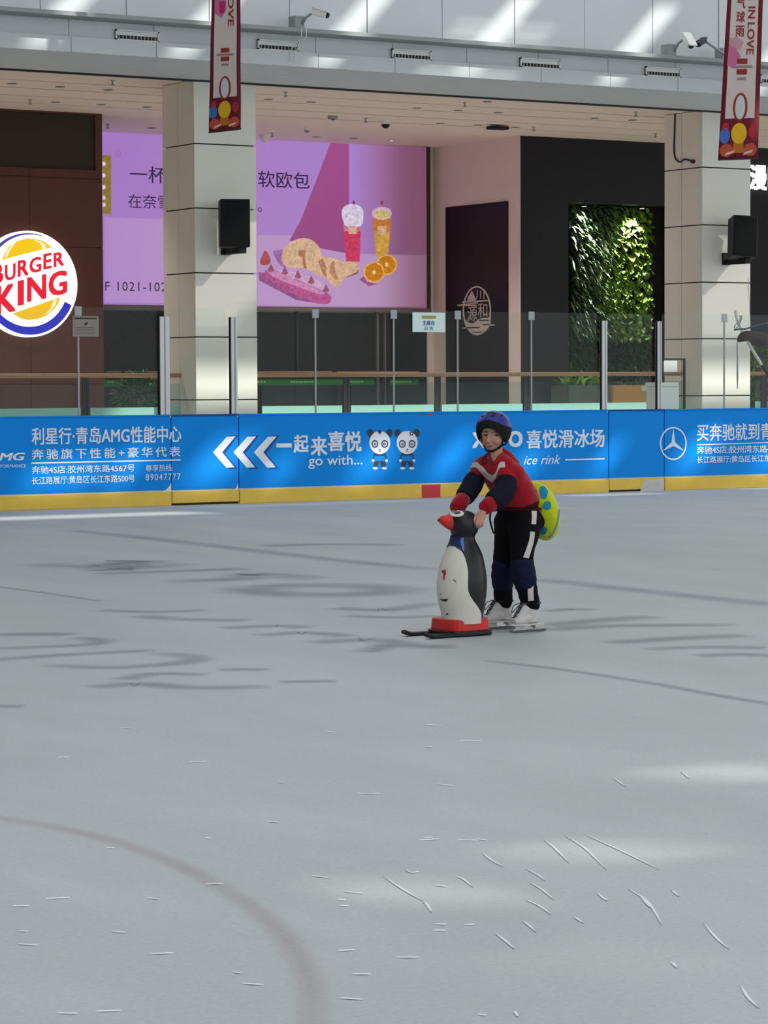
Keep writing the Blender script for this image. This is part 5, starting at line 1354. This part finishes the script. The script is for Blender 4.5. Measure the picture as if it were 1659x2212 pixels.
for s_ in (-1, 1):
    body.ell(hp(s_ * 0.036, -0.036, 0.047), 0.026, 0.026, 0.027, HX, 14, 8)   # cheeks
    body.ell(hp(s_ * 0.028, 0.007, 0.060), 0.022, 0.016, 0.010, HX, 12, 8)    # brow ridge
    body.ell(hp(s_ * 0.074, -0.016, -0.008), 0.010, 0.020, 0.030, HX, 12, 8)  # ears
    body.ell(hp(s_ * 0.0085, -0.041, 0.083), 0.0072, 0.008, 0.0062, HX, 8, 6) # nostril wings
body.tube([hp(0, 0.002, 0.074), hp(0, -0.018, 0.082), hp(0, -0.036, 0.092)], [0.007, 0.008, 0.0085], 10)
body.ell(hp(0, -0.037, 0.090), 0.0095, 0.010, 0.0085, HX, 12, 8)     # nose tip
body.ell(hp(0, -0.0555, 0.074), 0.018, 0.010, 0.005, HX, 12, 6)      # upper lip
body.ell(hp(0, -0.0635, 0.072), 0.015, 0.010, 0.005, HX, 12, 6)      # lower lip
body.tube([hp(0, -0.04, -0.012), NK, J(1074, 1004, 0.085)], [0.046, 0.044, 0.06], 18)
tor = [(1122, 1096, -0.015, 0.10, 0.085), (1112, 1068, 0.0, 0.105, 0.085), (1094, 1035, 0.04, 0.11, 0.085), (1081, 1011, 0.07, 0.11, 0.07), (1074, 998, 0.085, 0.085, 0.05)]
body.loft([ering(J(x, y, n), w, d, fc, lc) for x, y, n, w, d in tor])
for a, b, c in ((SHL, ELL, WRL), (SHR, ELR, WRR)): limb(body, [a, b, c], [0.04, 0.034, 0.026], 14)
for a, b, c in ((HIL, KNL, ANL), (HIR, KNR, ANR)): limb(body, [a, b, c], [0.075, 0.05, 0.036], 14)
body.ell(J(1122, 1112, -0.01), 0.11, 0.1, 0.09, (lh_, fh_, ZZ))
for A_ in (ANL, ANR): body.tube([A_, A_ + ZZ * -0.08, A_ + ZZ * -0.09 + ad(-55) * 0.08], [0.036, 0.036, 0.028], 12)
# left hand, gripping the back of the penguin's head
def hand(mb, wr, knuckles, tips, thumb, palm_r=0.0125):
    kc = sum((Vector(k) for k in knuckles), Vector()) / 4
    for k in knuckles:
        w2 = wr.lerp(Vector(k), 0.12)
        mb.tube([w2, wr.lerp(Vector(k), 0.55), Vector(k)], [0.014, 0.0125, 0.0105], 10)
    mb.ell(wr.lerp(kc, 0.1), 0.02, 0.02, 0.02)
    for k, (m_, e_) in zip(knuckles, tips):
        mb.tube(spline([tuple(k), tuple(m_), tuple(e_)], 4), [0.0098] * 3 + [0.009] * 3 + [0.008] * 3, 10); mb.ell(e_, 0.008, 0.008, 0.008, nu=8, nv=6); mb.ell(k, 0.0102, 0.0102, 0.0102, nu=8, nv=6)
    mb.tube(spline([tuple(p) for p in thumb], 4), [0.012] * 3 + [0.0105] * 3 + [0.0085] * 3, 10); mb.ell(thumb[-1], 0.0085, 0.0085, 0.0085, nu=8, nv=6)
hand(body, WRL, [J(1028, 1115, 0.325), J(1032.5, 1120, 0.345), J(1038, 1123, 0.35), J(1043, 1123.5, 0.345)],
     [(J(1024.5, 1124, 0.35), J(1026, 1133, 0.355)), (J(1029.5, 1130, 0.37), J(1030, 1138, 0.36)), (J(1036.5, 1132, 0.37), J(1035.5, 1139, 0.355)), (J(1042.5, 1130, 0.36), J(1041, 1136.5, 0.35))],
     [J(1046, 1108, 0.29), J(1044, 1122, 0.30), J(1039, 1131, 0.30)])
# right hand, laid over the far side of the head
hr = J(986, 1103, 0.235)
hand(body, WRR, [J(977, 1112, 0.19), J(983, 1112, 0.18), J(989, 1112, 0.175), J(995, 1112, 0.178)],
     [(J(972, 1119, 0.195), J(969, 1126, 0.205)), (J(979, 1121, 0.18), J(976, 1130, 0.19)), (J(986, 1121, 0.175), J(985, 1131, 0.185)), (J(994, 1120, 0.178), J(993, 1129, 0.185))],
     [J(993, 1104, 0.175), J(1002, 1111, 0.19), J(1005, 1118, 0.2)])
bme = remesh(body, 0.0036, 5, 0.5); bme.materials.append(M_SKIN)
bbv = bvh_of(bme)
link(bme, 'body', kid, smooth=True)
def fdecal(pts, off, nm, m, parent=kid, r=2): return decal_poly(bbv, pts, off, r).build(nm, m, parent, smooth=True, fix=False)
for cx_, k in ((1050.8, -1), (1072.8, 1)):
    e = fdecal([(cx_ - 5.0, 941.2), (cx_ - 2.5, 939.4), (cx_ + 1, 939.0), (cx_ + 4.8, 940.4), (cx_ + 2.5, 942.4), (cx_ - 1.5, 942.9)], 0.0012, 'eye', mat('eye white', srgb(186, 166, 156), 0.4))
    fdecal(ellipse(cx_ + 0.2, 940.8, 2.1, 1.9, 12), 0.002, 'iris', mat('dark iris', srgb(22, 16, 14), 0.3), e)
    fdecal([(cx_ - 5.6, 940.8), (cx_ - 2.5, 938.4), (cx_ + 1.2, 938.0), (cx_ + 5.6, 939.7), (cx_ + 1.2, 939.5), (cx_ - 2.3, 940.0)], 0.0026, 'upper_lid', mat('eyelash dark', srgb(46, 30, 26), 0.6), e)
    fdecal([(cx_ - 6.4, 934.2), (cx_ - 2, 931.8), (cx_ + 3, 931.6), (cx_ + 6.6, 933.4), (cx_ + 2.5, 933.6), (cx_ - 2, 934.0)], 0.0016, 'eyebrow', mat('brow brown', srgb(70, 48, 42), 0.8))
fdecal([(1054.5, 963.2), (1057.5, 961.4), (1059.8, 962.0), (1062, 961.4), (1065.5, 963.0), (1062.5, 965.8), (1059.5, 966.6), (1056.5, 965.6)], 0.0012, 'lips', mat('lip rose', srgb(170, 96, 92), 0.5))
# hair under the helmet
hr_ = MB()
rows = []
for i in range(11):
    el_ = math.radians(90 - 9.5 * i)
    row = []
    for k in range(32):
        a = 6.28318 * k / 32; front = max(0, math.cos(a)); e2 = max(el_, math.radians(-8 + 36 * front ** 2)) if i == 10 else math.radians(90 - (90 - (-8 + 36 * front ** 2)) * i / 10)
        row.append(hp(0.080 * math.sin(a) * math.cos(e2), 0.022 + 0.093 * math.sin(e2), -0.010 + 0.094 * math.cos(a) * math.cos(e2)))
    rows.append(row)
hr_.loft(rows, cap=False).build('hair', M_HAIR, kid, smooth=True, fix=False)
# helmet
hel = D.objects.new('helmet', None); COL.objects.link(hel); hel.parent = kid; hel['label'] = 'violet skate helmet with black foam edge'
HM = (0.0, 0.018, -0.014)
def hsurf(a, e, k=1.0):
    return hp(HM[0] + 0.104 * k * math.sin(a) * math.cos(e), HM[1] + 0.112 * k * math.sin(e), HM[2] + 0.118 * k * math.cos(a) * math.cos(e))
def rim(a, f, s, b):
    c = math.cos(a); return math.radians(s + (f - s) * max(0, c) ** 1.5 + (b - s) * max(0, -c) ** 1.5)
def shell(rf, k0, k1, nm, m):
    rows = []
    for kk, rev in ((k1, False), (k0, True)):
        rr = []
        for i in range(15):
            rr.append([hsurf(6.28318 * q / 48, math.pi / 2 + (rim(6.28318 * q / 48, *rf) - math.pi / 2) * i / 14, kk) for q in range(48)])
        rows += rr[::-1] if rev else rr
    return MB().loft(rows, cap=False).build(nm, m, hel, smooth=True)
shell((37, 6, -28), 0.93, 1.0, 'helmet_shell', M_HELM)
shell((14, -46, -44), 0.84, 0.972, 'helmet_foam', M_LINER)
for a, e in ((-0.35, 68), (0.15, 70), (0.62, 62), (-0.75, 50), (1.2, 50), (0.35, 52)):
    c = hsurf(a, math.radians(e), 1.0); t1 = (hsurf(a, math.radians(e + 5)) - hsurf(a, math.radians(e - 5))).normalized(); t2 = (hsurf(a + 0.1, math.radians(e)) - hsurf(a - 0.1, math.radians(e))).normalized()
    MB().ell(c, 0.006, 0.013, 0.003, (t1, t2, t1.cross(t2)), 12, 6).build('vent_hole', M_LINER, hel, smooth=True)
def strap(pts, r=0.0055): MB().tube(spline([tuple(p) for p in pts], 5), (r, r * 0.7), 8).build('chin_strap', M_STRAP, hel, smooth=True)
def hs(px, py, off=0.004):
    q = hit(bbv, px, py, off); return q if q is not None else J(px, py, 0.13)
strap([hsurf(1.15, math.radians(-25), 0.9), hs(1086, 946), hs(1083, 958), hs(1074, 968), hs(1062, 975.5), hp(-0.006, -0.093, 0.045)], 0.0075)
strap([hsurf(1.9, math.radians(-30), 0.9), hs(1093, 958), hs(1086, 962), hs(1076, 969.5)], 0.0055)
strap([hs(1040, 940, 0.0), hs(1040.3, 946, 0.001), hs(1041.6, 953, 0.002), hs(1044.5, 961.5), hs(1049, 969.5), hs(1053, 974), hp(-0.006, -0.093, 0.045)], 0.006)
tl = hp(-0.006, -0.093, 0.045)
MB().tube(spline([tuple(p) for p in (tl, J(1049, 984, 0.225), J(1042, 994, 0.215), J(1044, 1001, 0.21), J(1051, 999, 0.22), J(1050, 990, 0.228))], 5), 0.0042, 8).build('strap_tail', M_STRAP, hel, smooth=True)
MB().ell(tl + ZZ * -0.003, 0.012, 0.012, 0.009).build('buckle', M_LINER, hel, smooth=True)

# jacket
jk = MB()
tor = [(1121, 1090, -0.015, 0.118, 0.102), (1120, 1084, -0.012, 0.130, 0.112), (1113, 1066, 0.0, 0.140, 0.116), (1096, 1036, 0.035, 0.142, 0.112), (1085, 1016, 0.06, 0.146, 0.098), (1077, 1003, 0.078, 0.128, 0.078), (1072, 993, 0.092, 0.085, 0.062), (1070, 985, 0.098, 0.058, 0.056)]
jk.loft([ering(J(x, y, n), w, d, fc, lc, 0.25) for x, y, n, w, d in tor])
PL = limb(jk, [SHL, ELL, WRL.lerp(ELL, 0.08)], [0.060, 0.052, 0.042]); PR = limb(jk, [SHR, ELR, WRR.lerp(ELR, 0.06)], [0.058, 0.050, 0.042])
for a, b in ((SHL, J(1082, 1004, 0.09)), (SHR, J(1058, 1003, 0.07))): jk.tube([a, b], [0.058, 0.062], 14)
limb(jk, [J(1101, 1008, 0.05), J(1092, 989, 0.055), J(1085, 979, 0.065)], [0.062, 0.046, 0.028])      # bunched hood behind the neck
jk.tube([J(1045, 1000, 0.05), J(1056, 987, 0.07)], [0.045, 0.03], 14)
jme = remesh(jk, 0.0055, 7, 0.5, 0.008, 14.0); jme.materials.append(M_JRED)
jbv = bvh_of(jme)
jo = link(jme, 'jacket', kid, smooth=True)
def jstrip(L, Rr, nm='chest_stripe', m=None, bv=None, off=0.0025, p=None):
    mb = decal_strip(bv or jbv, L, Rr, off)
    if len(mb.f): mb.build(nm, m or M_STRIPE, p or jo, smooth=True, fix=False)
jstrip([(1018, 1003), (1030, 998.5), (1043, 1009), (1056, 1022), (1064, 1027)], [(1014, 1011), (1029, 1010), (1038, 1020), (1050, 1032), (1063.5, 1042)])
jstrip([(1064, 1027), (1070, 1022), (1075, 1011), (1080, 999), (1091, 998)], [(1063.5, 1042), (1071, 1033), (1076, 1020), (1081, 1011), (1091, 1010)])
# V neck showing skin, hem and cuffs
col_l = [J(1062, 981, 0.155), J(1066, 992, 0.17), J(1067, 1001, 0.172)]
def hit2(px, py, off):
    a, b = hit(jbv, px, py, off), hit(bbv, px, py, off)
    if a is None: return b
    if b is None: return a
    return a if (a - CAM).length < (b - CAM).length else b
vn = MB(); rows = []
for i in range(9):
    t_ = i / 8; y = 980 + 21 * t_; xl = 1060 + 7.5 * t_ ** 1.2; xr = 1080 - 11.5 * t_ ** 1.2
    rows.append([hit2(xl + (xr - xl) * k / 4, y, 0.004) for k in range(5)])
vn.loft(rows, cap=False, closed=False)
vn.build('neck_opening', M_SKIN, jo, smooth=True, fix=False)
for L in (((1056, 980), (1061.5, 990), (1068, 1002)), ((1084, 980), (1076, 990), (1068, 1002))):
    MB().tube(spline([tuple(hs2) for hs2 in [hit2(x, y, 0.004) or J(x, y, 0.15) for x, y in L]], 5), 0.008, 8).build('collar', M_JRED, jo, smooth=True)
hem = []
for x, y, n, w, d in ((1122, 1095, -0.018, 0.124, 0.108), (1121.5, 1091, -0.016, 0.129, 0.113), (1121, 1085, -0.014, 0.133, 0.115)): hem.append(ering(J(x, y, n), w * 0.965, d * 0.965, fc, lc, 0.25))
MB().loft(hem, cap=False).build('hem_band', M_JBAND, jo, smooth=True)
for P in (PL, PR):
    MB().tube([P[-4], P[-2], P[-1] + (P[-1] - P[-3]) * 0.5], [0.046, 0.047, 0.038], 16).build('cuff', M_JRED, jo, smooth=True)
def pad(P, i0, i1, r, nm, m, parent, amp=0.004):
    seg = P[i0:i1 + 1]; n = len(seg); mb = MB()
    mb.tube(seg, [r * (0.93 if i in (0, n - 1) else 1.0 + 0.05 * math.sin(math.pi * i / (n - 1))) for i in range(n)], 22)
    me = remesh(mb, 0.005, 4, 0.5, amp, 30.0); me.materials.append(m)
    return link(me, nm, parent, smooth=True), me
pad(PL, 3, 10, 0.061, 'elbow_pad', M_NAVY2, kid); pad(PR, 3, 9, 0.058, 'elbow_pad', M_NAVY2, kid)

# trousers
tr = MB()
tr.ell(J(1121, 1104, -0.012), 0.132, 0.115, 0.085, (lh_, fh_, ZZ), 24, 14)
tr.ell(J(1127, 1126, -0.02), 0.135, 0.125, 0.10, (lh_, fh_, ZZ), 24, 14)
TL_ = limb(tr, [HIL, KNL, ANL], [0.098, 0.066, 0.056]); TR_ = limb(tr, [HIR, KNR, ANR], [0.096, 0.060, 0.054])
tme = remesh(tr, 0.006, 8, 0.5, 0.007, 12.0); tme.materials.append(M_TROU)
tbv = bvh_of(tme)
to = link(tme, 'trousers', kid, smooth=True)
jstrip([(1148, 1104), (1148.5, 1118), (1147.5, 1132)], [(1159, 1104), (1158.5, 1118), (1157.5, 1133)], 'side_stripe', bv=tbv, p=to)
jstrip([(1145, 1148), (1143, 1165), (1138, 1182), (1130, 1204)], [(1155, 1149), (1153, 1168), (1148, 1186), (1142, 1206)], 'side_stripe', bv=tbv, p=to)
jstrip([(1140, 1266), (1140, 1280), (1141, 1298)], [(1152, 1266), (1152, 1280), (1153, 1297)], 'side_stripe', bv=tbv, p=to)
_, kpl = pad(TL_, 5, 9, 0.069, 'knee_pad', M_NAVY, kid); pad(TR_, 5, 9, 0.064, 'knee_pad', M_NAVY, kid)

# figure skates
def skate(ank, toe, heel, zb, dirang, par):
    f = ad(dirang); s_ = f.cross(ZZ).normalized(); g = Vector((ank.x, ank.y, 0)) + f * 0.012
    sk = D.objects.new('ice_skate', None); COL.objects.link(sk); sk.parent = par; sk['label'] = 'white laced figure skate with steel blade'
    def q(x, y, z): return g + f * x + s_ * y + ZZ * z
    mb = MB()
    zt_ = ank.z + 0.012
    mb.loft([ering(q(-0.012, 0, z), w, d, f, s_) for z, w, d in ((0.055, 0.036, 0.045), (0.09, 0.038, 0.046), (0.12, 0.040, 0.05), (0.15, 0.045, 0.054), (zt_, 0.052, 0.060))])
    P = [q(-0.055, 0, 0.085), q(0.0, 0, 0.088), q(0.05, 0, 0.076), q(0.09, 0, 0.068), q(0.115, 0, 0.064)]
    mb.tube(spline([tuple(p) for p in P], 5), [(0.034, 0.036)] * 6 + [(0.036, 0.038)] * 5 + [(0.029, 0.040)] * 5 + [(0.022, 0.036)] * 4 + [(0.016, 0.026)], 18)
    mb.tube([q(0.02, 0, 0.14), q(0.075, 0, 0.085)], [0.036, 0.03], 14)
    me = remesh(mb, 0.004, 6, 0.5); me.materials.append(M_BOOT)
    bv = bvh_of(me); link(me, 'boot', sk, smooth=True)
    so = [(-0.09, 0.026), (-0.06, 0.032), (0.0, 0.028), (0.06, 0.038), (0.105, 0.032), (0.135, 0.012)]
    out = [(x, w) for x, w in so] + [(x, -w) for x, w in reversed(so)]
    MB().loft([[q(x, w, z) for x, w in out] for z in (0.042, 0.052)]).build('sole', M_BOOT, sk)
    MB().loft([[q(x, w, 0.026) for x, w in ((-0.085, 0.024), (-0.03, 0.024), (-0.03, -0.024), (-0.085, -0.024))], [q(x, w, 0.044) for x, w in ((-0.09, 0.027), (-0.028, 0.027), (-0.028, -0.027), (-0.09, -0.027))]]).build('heel', M_BOOT, sk)
    for x0, x1 in ((-0.075, -0.035), (0.03, 0.105)):
        xm = (x0 + x1) / 2; h_ = (x1 - x0) / 2
        MB().loft([[q(xm + h_ * k * a, w, z) for a, w in ((-1, 0.006), (1, 0.006), (1, -0.006), (-1, -0.006))] for z, k in ((0.014, 1.25), (0.026, 0.75), (0.043, 1.0))]).build('blade_stanchion', M_BOOT, sk)
    MB().loft([[q(x, w, z) for x, z in ((-0.125, 0.006), (-0.10, 0.0), (0.11, 0.0), (0.135, 0.008), (0.14, 0.016), (0.12, 0.016), (-0.12, 0.015))] for w in (-0.0025, 0.0025)]).build('blade', M_BLADE, sk)
    # laces across the instep, a bow and an ankle strap
    zs = [(0.016 + 0.0105 * i, 0.168 - 0.0135 * i) for i in range(7)]
    def on(x, y, z):
        o = q(x + 0.25, y, z + 0.2); d = (q(x - 0.02, y * 0.6, z - 0.02) - o).normalized(); h = bv.ray_cast(o, d); return h[0] - d * 0.002 if h[0] else q(x, y, z)
    for i, (x, z) in enumerate(zs):
        s1 = 0.022 * (1 if i % 2 else -1)
        MB().tube([on(x, -s1, z), on(x + 0.005, 0, z - 0.007), on(x + 0.01, s1, z - 0.0135)], 0.0028, 6).build('lace', M_LACE, sk, smooth=True)
        MB().tube([on(x, s1, z), on(x + 0.005, 0, z - 0.006), on(x + 0.01, -s1, z - 0.0135)], 0.0028, 6).build('lace', M_LACE, sk, smooth=True)
    for w in (-0.028, 0.03):
        MB().tube(spline([tuple(p) for p in (q(0.045, w * 0.4, 0.17), q(0.085, w, 0.155), q(0.095, w * 1.1, 0.115), q(0.075, w * 0.8, 0.135), q(0.045, w * 0.4, 0.168))], 5), 0.0026, 6).build('lace_loop', M_LACE, sk, smooth=True)
    rg = ering(q(-0.012, 0, zt_ - 0.012), 0.0535, 0.0615, f, s_, 0.0, 24); rg.append(rg[0])
    MB().tube(rg, 0.0038, 6, False).build('ankle_tie', M_LACE, sk, smooth=True)
    return sk
skate(ANL, None, None, 0, -56, kid)
skate(ANR, None, None, 0, -58, kid)

# plush hip cushion tied behind the skater
M_LIME = mat('lime plush', srgb(196, 208, 24), 0.9, 0.1, var=0.12, scale=45, sheen=0.4)
M_TURQ = mat('turquoise plush', srgb(40, 140, 180), 0.9, 0.1, var=0.1, scale=45)
M_GREY_E = mat('grey blue plush edge', srgb(120, 150, 160), 0.9)
cu = J(1163, 1106, -0.10); bdir = (ad(128) + ZZ * 0.12).normalized(); csd = bdir.cross(ZZ).normalized(); cup = csd.cross(bdir).normalized(); cup = cup if cup.z > 0 else -cup; cup = (cup - AA * 0.10).normalized()
hcush = thing('hip_cushion', cu - cup * 0.17, 'lime green plush hip cushion with turquoise spots behind the skater', 'cushion')
cm = MB(); n_ = 36
cm.ell(cu + bdir * 0.02, 0.135, 0.085, 0.176, (csd, bdir, cup), 30, 18)
cme = remesh(cm, 0.006, 5, 0.5, 0.003, 25.0); cme.materials.append(M_LIME)
cbv = bvh_of(cme); link(cme, 'cushion_shell', hcush, smooth=True)
for cx_, cy_, rx_, ry_, ro in ((1173.5, 1064, 8.5, 14, -0.2), (1181, 1092, 9, 9.5, 0.6), (1173, 1146, 8, 9, 0.9)):
    mb = decal_poly(cbv, [(x + (1.5 if k % 3 == 0 else 0), y) for k, (x, y) in enumerate(ellipse(cx_, cy_, rx_, ry_, 12, rot=ro))], 0.004, 3)
    mb.build('plush_spot', M_TURQ, hcush, smooth=True, fix=False)
mb = decal_strip(cbv, [(1208, 1098), (1208, 1112), (1204.5, 1132), (1197, 1150), (1187, 1163)], [(1205.5, 1098), (1205, 1112), (1201.5, 1131), (1194, 1148.5), (1184, 1161)], 0.003, 8, 2)
if mb.f: mb.build('edge_piping', M_GREY_E, hcush, smooth=True, fix=False)
wr_ = ering(J(1121.5, 1099, -0.014), 0.131, 0.116, fh_, lh_, 0.0, 32); wr_.append(wr_[0])
MB().tube(wr_, 0.007, 8, False).build('waist_strap', M_JBAND, hcush, smooth=True)
rib = [J(1076, 1094, 0.09), J(1063, 1102, 0.11), J(1058.5, 1114, 0.115), J(1060, 1130, 0.115), J(1066, 1150, 0.11), J(1071, 1153, 0.10)]
MB().tube(spline([tuple(p) for p in rib], 5), (0.004, 0.010), 8).build('loose_strap', mat('black green strap', srgb(22, 34, 30), 0.8), hcush, smooth=True)
